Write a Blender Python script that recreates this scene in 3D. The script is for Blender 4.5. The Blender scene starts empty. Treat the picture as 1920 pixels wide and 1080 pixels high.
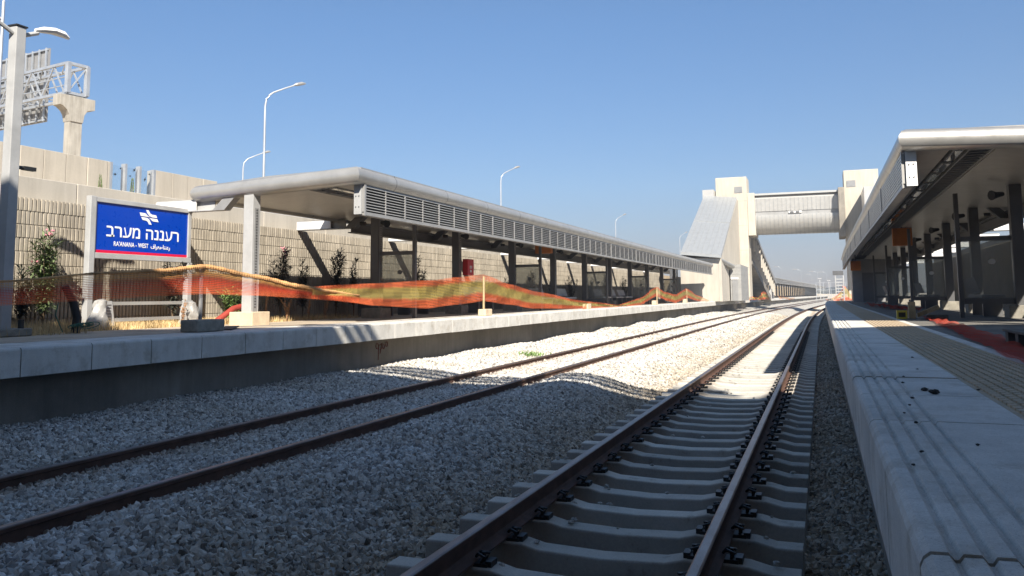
import bpy, math, random
from mathutils import Vector, Matrix
R = math.radians
random.seed(7)
# ------------------------------------------------------------------ camera
sc = bpy.context.scene
COL = sc.collection
F, PITCH, ROLL, YAW, CY, CH = 1551.54, 0.1011, -0.0082, 0.355, 398.92, 1.5395
fw = Vector((-math.sin(YAW)*math.cos(PITCH), math.cos(YAW)*math.cos(PITCH), math.sin(PITCH)))
r0 = Vector((math.cos(YAW), math.sin(YAW), 0)); u0 = r0.cross(fw)
rr = r0*math.cos(ROLL)+u0*math.sin(ROLL); uu = -r0*math.sin(ROLL)+u0*math.cos(ROLL)
cd = bpy.data.cameras.new("camera"); cam = bpy.data.objects.new("camera", cd); COL.objects.link(cam)
cam.matrix_world = Matrix(((rr.x, uu.x, -fw.x, 0), (rr.y, uu.y, -fw.y, 0), (rr.z, uu.z, -fw.z, CH), (0, 0, 0, 1)))
cd.sensor_fit = 'HORIZONTAL'; cd.sensor_width = 36; cd.lens = F/1920*36
cd.shift_y = -(540-CY)/1920
cd.clip_start = 0.05; cd.clip_end = 5000
sc.camera = cam
# ------------------------------------------------------------------ sky + sun
sd = Vector((0.60, -1.05, 1.0)).normalized()          # towards the sun
elev = math.asin(sd.z)
w = bpy.data.worlds.new("World"); sc.world = w; w.use_nodes = True
nt = w.node_tree; bg = nt.nodes['Background']
sky = nt.nodes.new('ShaderNodeTexSky'); sky.sky_type = 'NISHITA'; sky.sun_disc = False
sky.sun_elevation = elev; sky.sun_rotation = math.atan2(sd.x, sd.y)
sky.air_density = 1.0; sky.dust_density = 0.35; sky.ozone_density = 4.0; sky.altitude = 0
tint = nt.nodes.new('ShaderNodeMix'); tint.data_type = 'RGBA'; tint.blend_type = 'MULTIPLY'; tint.inputs[0].default_value = 1; tc = nt.nodes.new('ShaderNodeTexCoord'); sz_ = nt.nodes.new('ShaderNodeSeparateXYZ'); nt.links.new(tc.outputs['Generated'], sz_.inputs[0])
hr = nt.nodes.new('ShaderNodeValToRGB'); el_ = hr.color_ramp.elements; el_[0].position = 0; el_[0].color = (.52, .46, .53, 1); el_[1].position = .8; el_[1].color = (1.05, 1.12, 1.08, 1)
e_ = el_.new(.05); e_.color = (.53, .50, .57, 1); e_ = el_.new(.13); e_.color = (.66, .70, .77, 1); e_ = el_.new(.32); e_.color = (.73, .87, .97, 1)
nt.links.new(sz_.outputs[2], hr.inputs[0]); nt.links.new(hr.outputs[0], tint.inputs[7])
nt.links.new(sky.outputs[0], tint.inputs[6]); nt.links.new(tint.outputs[2], bg.inputs[0]); bg.inputs[1].default_value = 0.066
sl = bpy.data.lights.new("sun", 'SUN'); sl.energy = 5.0; sl.angle = R(0.53); sl.color = (1.0, 0.93, 0.82)
so = bpy.data.objects.new("sun", sl); COL.objects.link(so)
so.rotation_euler = (-sd).to_track_quat('-Z', 'Y').to_euler()
sc.view_settings.view_transform = 'Standard'; sc.view_settings.look = 'None'
sc.view_settings.exposure = 1.1; sc.view_settings.gamma = 1
sc.cycles.max_bounces = 8; sc.cycles.transparent_max_bounces = 24
sc.cycles.caustics_reflective = False; sc.cycles.caustics_refractive = False

# ------------------------------------------------------------------ helpers
def bo(y):                                             # the line bends to the right far away
    k, y0, y1 = 0.0006, 41.0, 115.0
    if y < y0: return 0.0
    if y < y1: return k*(y-y0)**2/2
    return k*(y1-y0)**2/2 + k*(y1-y0)*(y-y1)
class MB:
    def __init__(s, bend=True): s.v = []; s.f = []; s.uv = {}; s.bend = bend
    def p(s, x, y, z):
        s.v.append((x + (bo(y) if s.bend else 0), y, z)); return len(s.v)-1
    def quad(s, a, b, c, d, uv=None):
        i = [s.p(*q) for q in (a, b, c, d)]; s.f.append(i)
        if uv: s.uv[len(s.f)-1] = uv
    def poly(s, pts): s.f.append([s.p(*q) for q in pts])
    def box(s, x0, x1, y0, y1, z0, z1, seg=None):
        ys = [y0, y1]
        if seg: n = max(1, int((y1-y0)/seg)); ys = [y0+(y1-y0)*i/n for i in range(n+1)]
        s.sweep([(x0, z0), (x1, z0), (x1, z1), (x0, z1)], ys)
    def sweep(s, prof, ys, cap=True):                  # closed profile (x,z) along y
        n = len(prof); base = len(s.v)
        for y in ys:
            for (x, z) in prof: s.p(x, y, z)
        for j in range(len(ys)-1):
            for i in range(n):
                a = base+j*n+i; b = base+j*n+(i+1) % n
                s.f.append([a, b, b+n, a+n])
        if cap:
            s.f.append([base+i for i in range(n)][::-1]); e = base+(len(ys)-1)*n
            s.f.append([e+i for i in range(n)])
    def extr(s, pts, d):                               # closed 3-D polygon extruded by vector d
        n = len(pts); b = len(s.v)
        for q in pts: s.p(*q)
        for q in pts: s.p(q[0]+d[0], q[1]+d[1], q[2]+d[2])
        s.f.append([b+i for i in range(n)][::-1]); s.f.append([b+n+i for i in range(n)])
        for i in range(n): j = (i+1) % n; s.f.append([b+i, b+j, b+n+j, b+n+i])
    def tube(s, path, rad, n=10, cap=True):
        P = [Vector(q) for q in path]; b = len(s.v)
        rs = rad if isinstance(rad, (list, tuple)) else [rad]*len(P)
        for k, q in enumerate(P):
            t = (P[min(k+1, len(P)-1)]-P[max(k-1, 0)]).normalized()
            a = Vector((0, 0, 1)) if abs(t.z) < .9 else Vector((0, 1, 0))
            e1 = t.cross(a).normalized(); e2 = t.cross(e1)
            for i in range(n):
                an = 2*math.pi*i/n; c = q+(e1*math.cos(an)+e2*math.sin(an))*rs[k]; s.p(*c)
        for k in range(len(P)-1):
            for i in range(n):
                a = b+k*n+i; c = b+k*n+(i+1) % n; s.f.append([a, c, c+n, a+n])
        if cap:
            s.f.append([b+i for i in range(n)][::-1]); e = b+(len(P)-1)*n; s.f.append([e+i for i in range(n)])
    def mtube(s, path, rad, n=16):                      # round pipe with true mitred corners
        P = [Vector(q) for q in path]; b = len(s.v)
        for k, q in enumerate(P):
            d1 = (q-P[k-1]).normalized() if k else (P[1]-q).normalized()
            d2 = (P[k+1]-q).normalized() if k < len(P)-1 else d1
            t = (d1+d2).normalized(); side = d1.cross(Vector((0, 0, 1))).normalized(); up = side.cross(d1)
            for i in range(n):
                an = 2*math.pi*i/n; e = (side*math.cos(an)+up*math.sin(an))*rad; e = e-d1*(e.dot(t)/d1.dot(t)); s.p(*(q+e))
        for k in range(len(P)-1):
            for i in range(n):
                a = b+k*n+i; c = b+k*n+(i+1) % n; s.f.append([a, c, c+n, a+n])
        s.f.append([b+i for i in range(n)][::-1]); e = b+(len(P)-1)*n; s.f.append([e+i for i in range(n)])
    def ball(s, c, r, n=12, m=8, sx=1, sy=1, sz=1, noise=0):
        b = len(s.v)
        for j in range(m+1):
            th = math.pi*j/m
            for i in range(n):
                ph = 2*math.pi*i/n; k = r*(1+noise*(random.random()-.5))
                s.p(c[0]+k*sx*math.sin(th)*math.cos(ph), c[1]+k*sy*math.sin(th)*math.sin(ph), c[2]+k*sz*math.cos(th))
        for j in range(m):
            for i in range(n):
                a = b+j*n+i; d = b+j*n+(i+1) % n; s.f.append([a, a+n, d+n, d])
    def bar(s, a, b2, w_, h=None):                      # square bar between two points
        h = h or w_; a = Vector(a); b2 = Vector(b2); t = (b2-a).normalized()
        up = Vector((0, 0, 1)) if abs(t.z) < .95 else Vector((0, 1, 0))
        e1 = t.cross(up).normalized()*(w_/2); e2 = t.cross(e1).normalized()*(h/2)
        s.extr([tuple(a+e1+e2), tuple(a-e1+e2), tuple(a-e1-e2), tuple(a+e1-e2)], b2-a)

def mk(name, mb, mat, parent=None, origin=None, smooth=None, bevel=None):
    me = bpy.data.meshes.new(name)
    o = (0, 0, 0) if origin is None else origin
    me.from_pydata([(a-o[0], b-o[1], c-o[2]) for a, b, c in mb.v], [], mb.f)
    if mb.uv:
        l = me.uv_layers.new(name="UVMap")
        for pi, u in mb.uv.items():
            for li, q in zip(me.polygons[pi].loop_indices, u): l.data[li].uv = q
    me.materials.append(mat); me.update()
    if smooth:
        for p in me.polygons: p.use_smooth = True
        me.set_sharp_from_angle(angle=R(smooth))
    ob = bpy.data.objects.new(name, me); COL.objects.link(ob)
    if parent is not None: ob.parent = parent
    else: ob.location = o
    if bevel:
        m = ob.modifiers.new("bevel", 'BEVEL'); m.width = bevel; m.segments = 2; m.limit_method = 'ANGLE'; m.harden_normals = False
    return ob
def tag(o, label, cat=None, group=None, kind=None):
    o['label'] = label
    if cat: o['category'] = cat
    if group: o['group'] = group
    if kind: o['kind'] = kind
    return o
class Thing:
    def __init__(s, name, label, cat, loc, group=None, kind=None):
        s.loc = (loc[0]+bo(loc[1]), loc[1], loc[2]); s.root = bpy.data.objects.new(name, None); COL.objects.link(s.root)
        s.root.location = s.loc; s.root.empty_display_size = .2; tag(s.root, label, cat, group, kind)
    def part(s, name, mb, mat, parent=None, **k):
        return mk(name, mb, mat, parent=parent or s.root, origin=s.loc, **k)
def one(name, mb, mat, label, cat, loc, group=None, kind=None, **k):
    l = (loc[0]+(bo(loc[1]) if mb.bend else 0), loc[1], loc[2])
    o = mk(name, mb, mat, origin=l, **k); tag(o, label, cat, group, kind); return o
def setlabel(o, l): o['label'] = l

# ------------------------------------------------------------------ materials
def newmat(n):
    m = bpy.data.materials.new(n); m.use_nodes = True
    return m, m.node_tree, m.node_tree.nodes['Principled BSDF']
def noise(nt, scale, detail=6, rough=.6, vec=None, dim=None):
    t = nt.nodes.new('ShaderNodeTexNoise'); t.inputs['Scale'].default_value = scale
    t.inputs['Detail'].default_value = detail; t.inputs['Roughness'].default_value = rough
    if vec is not None: nt.links.new(vec, t.inputs['Vector'])
    return t
def coords(nt, sx=1, sy=1, sz=1):
    g = nt.nodes.new('ShaderNodeNewGeometry'); mp = nt.nodes.new('ShaderNodeMapping')
    mp.inputs['Scale'].default_value = (sx, sy, sz); nt.links.new(g.outputs['Position'], mp.inputs[0]); return mp.outputs[0]
def ramp(nt, fac, stops):
    r = nt.nodes.new('ShaderNodeValToRGB'); e = r.color_ramp.elements
    e[0].position, e[0].color = stops[0][0], (*stops[0][1], 1); e[1].position, e[1].color = stops[-1][0], (*stops[-1][1], 1)
    for p, c in stops[1:-1]: x = e.new(p); x.color = (*c, 1)
    nt.links.new(fac, r.inputs[0]); return r.outputs[0]
def mix(nt, a, b, fac, mode='MULTIPLY'):
    m = nt.nodes.new('ShaderNodeMix'); m.data_type = 'RGBA'; m.blend_type = mode
    if isinstance(fac, float): m.inputs[0].default_value = fac
    else: nt.links.new(fac, m.inputs[0])
    for s_, i in ((a, 6), (b, 7)):
        if isinstance(s_, tuple): m.inputs[i].default_value = (*s_, 1)
        else: nt.links.new(s_, m.inputs[i])
    return m.outputs[2]
def bump(nt, h, d, strength=.5, dist=.01):
    b = nt.nodes.new('ShaderNodeBump'); b.inputs['Strength'].default_value = strength; b.inputs['Distance'].default_value = dist
    nt.links.new(h, b.inputs['Height']); nt.links.new(b.outputs[0], d.inputs['Normal'])
def concrete(n, c, var=.18, sc1=1.5, streak=0, rough=.85, fine=60, bs=.35):
    m, nt, d = newmat(n); v = coords(nt)
    n1 = noise(nt, sc1, 8, .65, v); lo = tuple(x*(1-var) for x in c); hi = tuple(min(1, x*(1+var)) for x in c)
    col = ramp(nt, n1.outputs[0], [(.3, lo), (.7, hi)])
    n2 = noise(nt, fine, 4, .7, v); f = ramp(nt, n2.outputs[0], [(.3, (.86,)*3), (.65, (1.06,)*3)])
    col = mix(nt, col, f, 1.0)
    if streak:
        v2 = coords(nt, 3, 3, .25); n3 = noise(nt, 1.6, 6, .7, v2)
        col = mix(nt, col, ramp(nt, n3.outputs[0], [(.35, (1-streak, 1-streak*1.03, 1-streak*1.1)), (.6, (1, 1, 1))]), 1.0)
    nt.links.new(col, d.inputs['Base Color']); d.inputs['Roughness'].default_value = rough
    bump(nt, n2.outputs[0], d, bs, .004); return m
def paint(n, c, rough=.45, metal=0, var=.06, dirt=0.1):
    m, nt, d = newmat(n); v = coords(nt); n1 = noise(nt, 2.3, 6, .65, v)
    col = ramp(nt, n1.outputs[0], [(.3, tuple(x*(1-var-dirt) for x in c)), (.62, tuple(min(1, x*(1+var)) for x in c))])
    nt.links.new(col, d.inputs['Base Color']); d.inputs['Metallic'].default_value = metal
    n2 = noise(nt, 9, 5, .6, v); rr_ = nt.nodes.new('ShaderNodeMapRange'); rr_.inputs[3].default_value = max(.05, rough-.12); rr_.inputs[4].default_value = rough+.12
    nt.links.new(n2.outputs[0], rr_.inputs[0]); nt.links.new(rr_.outputs[0], d.inputs['Roughness']); return m
M = {}
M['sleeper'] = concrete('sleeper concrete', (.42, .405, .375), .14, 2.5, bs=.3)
m = M['sleeper']; nt = m.node_tree; d = nt.nodes['Principled BSDF']; src = d.inputs['Base Color'].links[0].from_socket
oi = nt.nodes.new('ShaderNodeObjectInfo'); c1 = mix(nt, src, ramp(nt, oi.outputs['Random'], [(0, (.78, .77, .75)), (.5, (.95, .95, .95)), (1, (1.1, 1.09, 1.06))]), 1.0)
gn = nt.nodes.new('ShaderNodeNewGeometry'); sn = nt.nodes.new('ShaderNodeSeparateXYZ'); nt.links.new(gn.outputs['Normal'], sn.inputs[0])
top_light = nt.nodes.new('ShaderNodeMapRange'); top_light.inputs[1].default_value = .6; top_light.inputs[2].default_value = .95; nt.links.new(sn.outputs[2], top_light.inputs[0])
c1 = mix(nt, c1, mix(nt, c1, (1.3, 1.27, 1.2), 1.0), top_light.outputs[0], 'MIX')   # tops painted paler, standing for sky light from above
n9 = noise(nt, 5, 6, .75, coords(nt)); c1 = mix(nt, c1, ramp(nt, n9.outputs[0], [(.33, (.6, .56, .5)), (.42, (1, 1, 1))]), .7); sp9 = nt.nodes.new('ShaderNodeSeparateXYZ'); nt.links.new(gn.outputs['Position'], sp9.inputs[0])
for xr in (-2.24, -.74):        # rust and grease soaked into the concrete around the fastenings
    s1 = nt.nodes.new('ShaderNodeMath'); s1.operation = 'SUBTRACT'; s1.inputs[1].default_value = xr; nt.links.new(sp9.outputs[0], s1.inputs[0])
    s2 = nt.nodes.new('ShaderNodeMath'); s2.operation = 'ABSOLUTE'; nt.links.new(s1.outputs[0], s2.inputs[0])
    s3 = nt.nodes.new('ShaderNodeMapRange'); s3.inputs[1].default_value = .08; s3.inputs[2].default_value = .30; s3.inputs[3].default_value = 1.3; s3.inputs[4].default_value = 0; nt.links.new(s2.outputs[0], s3.inputs[0])
    s4 = nt.nodes.new('ShaderNodeMath'); s4.operation = 'MULTIPLY'; s4.use_clamp = True; nt.links.new(s3.outputs[0], s4.inputs[0]); nt.links.new(n9.outputs[0], s4.inputs[1])
    c1 = mix(nt, c1, mix(nt, c1, (.60, .46, .36), 1.0), s4.outputs[0], 'MIX')
nt.links.new(c1, d.inputs['Base Color'])
M['slab'] = concrete('platform slab', (.65, .63, .585), .16, 1.3, .12, fine=90, bs=.25)
m = M['slab']; nt = m.node_tree; d = nt.nodes['Principled BSDF']; src = d.inputs['Base Color'].links[0].from_socket
n9 = noise(nt, 260, 2, .5, coords(nt)); c1 = mix(nt, src, ramp(nt, n9.outputs[0], [(.30, (.45, .43, .40)), (.38, (1, 1, 1))]), .8)
n8 = noise(nt, 3.2, 7, .75, coords(nt)); c1 = mix(nt, c1, ramp(nt, n8.outputs[0], [(.34, (.72, .68, .62)), (.5, (1, 1, 1))]), .8); nt.links.new(c1, d.inputs['Base Color'])
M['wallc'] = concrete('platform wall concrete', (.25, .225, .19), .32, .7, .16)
M['cream'] = concrete('cream concrete', (.48, .44, .375), .10, .35, .14)
M['towerc'] = concrete('tower concrete', (.50, .455, .38), .10, .5, .14)
M['rib'] = concrete('ribbed block', (.385, .34, .272), .24, 1.6, .26)
M['pier'] = concrete('pier concrete', (.38, .355, .31), .2, .9, .3)
M['footing'] = concrete('footing concrete', (.62, .50, .35), .15, 3, .1)
M['stone'] = concrete('rough stone', (.26, .24, .20), .3, 8, bs=.8)
M['sand'] = concrete('sand', (.48, .38, .26), .2, 2, rough=.95)
M['ground'] = concrete('dry ground', (.40, .34, .26), .2, .3, rough=.95)
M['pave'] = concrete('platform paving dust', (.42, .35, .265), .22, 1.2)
M['greysteel'] = paint('grey painted steel', (.39, .39, .385), .42)
M['darksteel'] = paint('dark grey steel', (.115, .115, .118), .4)
M['midsteel'] = paint('mid grey steel', (.24, .24, .24), .4)
M['panelgrey'] = paint('grey panel', (.30, .295, .28), .5)
M['galv'] = paint('galvanised steel', (.50, .52, .54), .38, .55)
M['alu'] = paint('aluminium cladding', (.42, .41, .39), .36, .5, .05, .08)
def seams(m, per, axis=1, w_=.012):
    nt = m.node_tree; d = nt.nodes['Principled BSDF']; src = d.inputs['Base Color'].links[0].from_socket
    g = nt.nodes.new('ShaderNodeNewGeometry'); q = nt.nodes.new('ShaderNodeSeparateXYZ'); nt.links.new(g.outputs['Position'], q.inputs[0])
    a = nt.nodes.new('ShaderNodeMath'); a.operation = 'DIVIDE'; a.inputs[1].default_value = per; nt.links.new(q.outputs[axis], a.inputs[0])
    f = nt.nodes.new('ShaderNodeMath'); f.operation = 'FRACT'; nt.links.new(a.outputs[0], f.inputs[0])
    l = nt.nodes.new('ShaderNodeMath'); l.operation = 'LESS_THAN'; l.inputs[1].default_value = w_/per; nt.links.new(f.outputs[0], l.inputs[0])
    nt.links.new(mix(nt, src, (.08, .08, .08), l.outputs[0], 'MIX'), d.inputs['Base Color'])
seams(M['alu'], 2.64, 1, .022)
M['soffit'] = paint('soffit panel', (.46, .435, .40), .35, .3, .04, .05)
M['louver'] = paint('louver metal', (.31, .305, .298), .4, .15)
M['clad'] = paint('bridge cladding', (.50, .49, .465), .38, .35, .04, .06)
M['cladgrey'] = paint('stair roof cladding', (.38, .39, .39), .38, .35, .04, .06)
M['black'] = paint('black plastic', (.02, .02, .02), .5)
M['white'] = paint('white paint', (.78, .77, .75), .4)
M['red'] = paint('red paint', (.62, .02, .025), .35)
M['orangebox'] = paint('orange cover', (.50, .17, .035), .55)
M['yellow'] = paint('yellow plastic', (.62, .48, .06), .45)
M['wood'] = concrete('raw wood', (.55, .42, .24), .2, 6, .2)
M['oldwood'] = concrete('weathered pallet wood', (.12, .105, .085), .3, 6, .2)
M['blue'] = paint('blue enamel', (.0, .045, .40), .3, 0, .02, .0)
M['signred'] = paint('red enamel', (.62, .01, .05), .3, 0, .02, .0)
M['letter'] = paint('white lettering', (.86, .86, .86), .4, 0, .01, 0)
M['graf'] = paint('dark red spray', (.16, .035, .03), .8)
M['redpipe'] = paint('red plastic pipe', (.30, .045, .03), .5)
M['greenwire'] = paint('green hose', (.03, .14, .09), .5)
M['stem'] = paint('plant stem', (.14, .10, .06), .8)
M['straw'] = paint('dry straw', (.55, .40, .20), .9, 0, .3, .2)
M['dryplant'] = paint('dry brown weed', (.30, .17, .09), .9, 0, .2, .2)
M['flower'] = paint('pink flower', (.65, .25, .30), .7)
M['cloth'] = paint('white wrapping', (.55, .55, .53), .6)
M['pebble'] = concrete('loose pebble', (.42, .40, .365), .35, 14, bs=.8)
M['dirt'] = concrete('dirt clods', (.05, .045, .04), .3, 20, bs=1)
def leafmat(n, c):
    m, nt, d = newmat(n); oi = nt.nodes.new('ShaderNodeNewGeometry')
    col = ramp(nt, oi.outputs['Random Per Island'], [(0, tuple(x*.6 for x in c)), (1, tuple(x*1.45 for x in c))])
    nt.links.new(col, d.inputs['Base Color']); d.inputs['Roughness'].default_value = .5
    d.inputs['Transmission Weight'].default_value = 0; return m
M['leaf'] = leafmat('oleander leaf', (.13, .17, .075)); M['leafgreen'] = leafmat('bright leaf', (.15, .24, .07))
M['leafdark'] = leafmat('dusty dark leaf', (.045, .048, .035))
# rail steel: polished head, rusty web
m, nt, d = newmat('rail steel'); v = coords(nt, 1, .6, 1); n1 = noise(nt, 7, 8, .7, v)
rust = ramp(nt, n1.outputs[0], [(.3, (.05, .028, .02)), (.7, (.15, .078, .054))]); nt.links.new(rust, d.inputs['Base Color'])
d.inputs['Roughness'].default_value = .75; d.inputs['Metallic'].default_value = .15; bump(nt, n1.outputs[0], d, .2, .002); M['rail'] = m
m, nt, d = newmat('rail head'); v = coords(nt, 1, .3, 1); n1 = noise(nt, 9, 8, .7, v)
c_ = ramp(nt, n1.outputs[0], [(.3, (.14, .09, .07)), (.7, (.27, .22, .20))]); nt.links.new(c_, d.inputs['Base Color'])
d.inputs['Roughness'].default_value = .36; d.inputs['Metallic'].default_value = .75; M['railhead'] = m
# ballast stone
m, nt, d = newmat('ballast stone'); oi = nt.nodes.new('ShaderNodeObjectInfo'); g = nt.nodes.new('ShaderNodeNewGeometry')
at = nt.nodes.new('ShaderNodeAttribute'); at.attribute_name = 'rnd'; at.attribute_type = 'INSTANCER'
col = ramp(nt, at.outputs['Fac'], [(0, (.19, .18, .17)), (.25, (.40, .385, .36)), (.6, (.57, .555, .525)), (.9, (.69, .675, .645)), (1, (.80, .78, .74))])
v = coords(nt); n1 = noise(nt, 40, 5, .7, v); col = mix(nt, col, ramp(nt, n1.outputs[0], [(.3, (.75,)*3), (.7, (1.12,)*3)]), 1.0)
n0 = noise(nt, .45, 4, .6, v); col = mix(nt, col, ramp(nt, n0.outputs[0], [(.38, (.9, .86, .8)), (.6, (1, 1, 1))]), 1.0)
sx = nt.nodes.new('ShaderNodeSeparateXYZ'); gp = nt.nodes.new('ShaderNodeNewGeometry'); nt.links.new(gp.outputs['Position'], sx.inputs[0])
# older, browner stone next to the right track (x > -3.6) and along the right platform
mr = nt.nodes.new('ShaderNodeMapRange'); mr.inputs[1].default_value = -4.1; mr.inputs[2].default_value = -3.0; nt.links.new(sx.outputs[0], mr.inputs[0])
nf = noise(nt, 2.5, 5, .7, v); mm = nt.nodes.new('ShaderNodeMath'); mm.operation = 'MULTIPLY'; nt.links.new(mr.outputs[0], mm.inputs[0]); nt.links.new(nf.outputs[0], mm.inputs[1])
m2 = nt.nodes.new('ShaderNodeMath'); m2.operation = 'MULTIPLY'; m2.inputs[1].default_value = 1.35; m2.use_clamp = True; nt.links.new(mm.outputs[0], m2.inputs[0])
col = mix(nt, col, mix(nt, col, (.66, .56, .42), 1.0), m2.outputs[0], 'MIX')
for xr in (-6.84, -5.34, -2.24, -.74):     # rust bled into the stones beside the rails
    s1 = nt.nodes.new('ShaderNodeMath'); s1.operation = 'SUBTRACT'; s1.inputs[1].default_value = xr; nt.links.new(sx.outputs[0], s1.inputs[0])
    s2 = nt.nodes.new('ShaderNodeMath'); s2.operation = 'ABSOLUTE'; nt.links.new(s1.outputs[0], s2.inputs[0])
    s3 = nt.nodes.new('ShaderNodeMapRange'); s3.inputs[1].default_value = .10; s3.inputs[2].default_value = .42; s3.inputs[3].default_value = .75; s3.inputs[4].default_value = 0; nt.links.new(s2.outputs[0], s3.inputs[0])
    s4 = nt.nodes.new('ShaderNodeMath'); s4.operation = 'MULTIPLY'; nt.links.new(s3.outputs[0], s4.inputs[0]); nt.links.new(nf.outputs[0], s4.inputs[1])
    col = mix(nt, col, mix(nt, col, (.72, .55, .42), 1.0), s4.outputs[0], 'MIX')
nt.links.new(col, d.inputs['Base Color']); d.inputs['Roughness'].default_value = .9; M['ballast'] = m
m, nt, d = newmat('ballast bed'); v = coords(nt); vo = nt.nodes.new('ShaderNodeTexVoronoi'); vo.inputs['Scale'].default_value = 17
nt.links.new(v, vo.inputs['Vector']); se = nt.nodes.new('ShaderNodeSeparateColor'); nt.links.new(vo.outputs['Color'], se.inputs[0])
col = ramp(nt, se.outputs[0], [(0, (.24, .225, .20)), (1, (.50, .48, .44))]); nt.links.new(col, d.inputs['Base Color']); d.inputs['Roughness'].default_value = .95
bump(nt, vo.outputs['Distance'], d, 1.0, .03); M['bed'] = m
# tactile paving: beige with rows of raised dashes is geometry; colour only
M['tactile'] = concrete('tactile paving', (.50, .40, .28), .14, 4)
# dark interlocking pavers
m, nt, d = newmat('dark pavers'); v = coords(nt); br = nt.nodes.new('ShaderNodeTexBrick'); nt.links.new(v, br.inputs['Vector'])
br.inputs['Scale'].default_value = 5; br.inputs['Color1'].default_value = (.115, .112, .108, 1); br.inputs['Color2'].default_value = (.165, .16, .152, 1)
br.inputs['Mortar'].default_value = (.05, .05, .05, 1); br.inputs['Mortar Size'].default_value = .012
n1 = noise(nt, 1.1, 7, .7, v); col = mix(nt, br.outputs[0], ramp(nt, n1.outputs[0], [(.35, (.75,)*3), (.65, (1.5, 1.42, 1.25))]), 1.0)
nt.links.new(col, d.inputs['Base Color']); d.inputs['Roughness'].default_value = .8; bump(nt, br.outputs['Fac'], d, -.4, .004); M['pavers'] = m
# glass with a little dust
def glass(n, tint, a):
    m = bpy.data.materials.new(n); m.use_nodes = True; nt = m.node_tree; nt.nodes.clear()
    o = nt.nodes.new('ShaderNodeOutputMaterial'); t = nt.nodes.new('ShaderNodeBsdfTransparent'); t.inputs[0].default_value = (*tint, 1)
    gl = nt.nodes.new('ShaderNodeBsdfGlossy'); gl.inputs['Roughness'].default_value = .08; gl.inputs[0].default_value = (.9, .9, .9, 1)
    df = nt.nodes.new('ShaderNodeBsdfDiffuse'); df.inputs[0].default_value = (.5, .5, .48, 1)
    v = coords(nt); nn = noise(nt, 3, 6, .7, v); mr = nt.nodes.new('ShaderNodeMapRange'); mr.inputs[3].default_value = a*.75; mr.inputs[4].default_value = a*1.25
    nt.links.new(nn.outputs[0], mr.inputs[0])
    m1 = nt.nodes.new('ShaderNodeMixShader'); nt.links.new(mr.outputs[0], m1.inputs[0]); nt.links.new(t.outputs[0], m1.inputs[1]); nt.links.new(df.outputs[0], m1.inputs[2])
    fr = nt.nodes.new('ShaderNodeFresnel'); fr.inputs[0].default_value = 1.35
    m2_ = nt.nodes.new('ShaderNodeMixShader'); nt.links.new(fr.outputs[0], m2_.inputs[0]); nt.links.new(m1.outputs[0], m2_.inputs[1]); nt.links.new(gl.outputs[0], m2_.inputs[2])
    nt.links.new(m2_.outputs[0], o.inputs[0]); return m
M['glass'] = glass('dusty glass', (.74, .76, .75), .28); M['clearglass'] = glass('noise barrier glass', (.96, .98, .99), .02)
# netting: open mesh cut out by the weave itself
def netmat(n, stops, hole=.45, su=9., sv=9., dens=None):
    m = bpy.data.materials.new(n); m.use_nodes = True; nt = m.node_tree; nt.nodes.clear()
    o = nt.nodes.new('ShaderNodeOutputMaterial'); uv = nt.nodes.new('ShaderNodeUVMap'); s_ = nt.nodes.new('ShaderNodeSeparateXYZ'); nt.links.new(uv.outputs[0], s_.inputs[0])
    def mth(op, a, b=None):
        q = nt.nodes.new('ShaderNodeMath'); q.operation = op
        for i, x in enumerate((a, b)):
            if x is None: continue
            if isinstance(x, (int, float)): q.inputs[i].default_value = x
            else: nt.links.new(x, q.inputs[i])
        return q.outputs[0]
    fu = mth('ABSOLUTE', mth('SUBTRACT', mth('FRACT', mth('MULTIPLY', s_.outputs[0], su)), .5))
    fv = mth('ABSOLUTE', mth('SUBTRACT', mth('FRACT', mth('MULTIPLY', s_.outputs[1], sv)), .5))
    hol = mth('MULTIPLY', mth('LESS_THAN', fu, hole), mth('LESS_THAN', fv, hole))
    nn = nt.nodes.new('ShaderNodeTexNoise'); nn.inputs['Scale'].default_value = 3.5; nt.links.new(uv.outputs[0], nn.inputs['Vector'])
    c = ramp(nt, mth('ADD', s_.outputs[1], mth('MULTIPLY', mth('SUBTRACT', nn.outputs[0], .5), .10)), stops)
    df = nt.nodes.new('ShaderNodeBsdfDiffuse'); tl = nt.nodes.new('ShaderNodeBsdfTranslucent'); ad = nt.nodes.new('ShaderNodeMixShader'); ad.inputs[0].default_value = .45
    nt.links.new(c, df.inputs[0]); nt.links.new(c, tl.inputs[0]); nt.links.new(df.outputs[0], ad.inputs[1]); nt.links.new(tl.outputs[0], ad.inputs[2])
    tr = nt.nodes.new('ShaderNodeBsdfTransparent'); mx = nt.nodes.new('ShaderNodeMixShader')
    nt.links.new(hol, mx.inputs[0]); nt.links.new(ad.outputs[0], mx.inputs[1]); nt.links.new(tr.outputs[0], mx.inputs[2]); nt.links.new(mx.outputs[0], o.inputs[0]); return m
OR = (.95, .22, .09); TAN = (.66, .36, .13); OL = (.68, .54, .18)
M['net1'] = netmat('orange netting', [(0, OR), (.26, (.90, .20, .08)), (.38, OL), (.72, (.64, .48, .14)), (.84, OR), (1, OR)], .33, 26, 18)
M['net2'] = netmat('orange netting dense', [(0, OR), (.45, (.75, .10, .05)), (.6, (.45, .09, .05)), (.8, TAN), (1, TAN)], .36, 44, 15)
M['net3'] = netmat('red netting', [(0, (.55, .09, .065)), (1, (.66, .13, .085))], .3, 34, 20)

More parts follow.
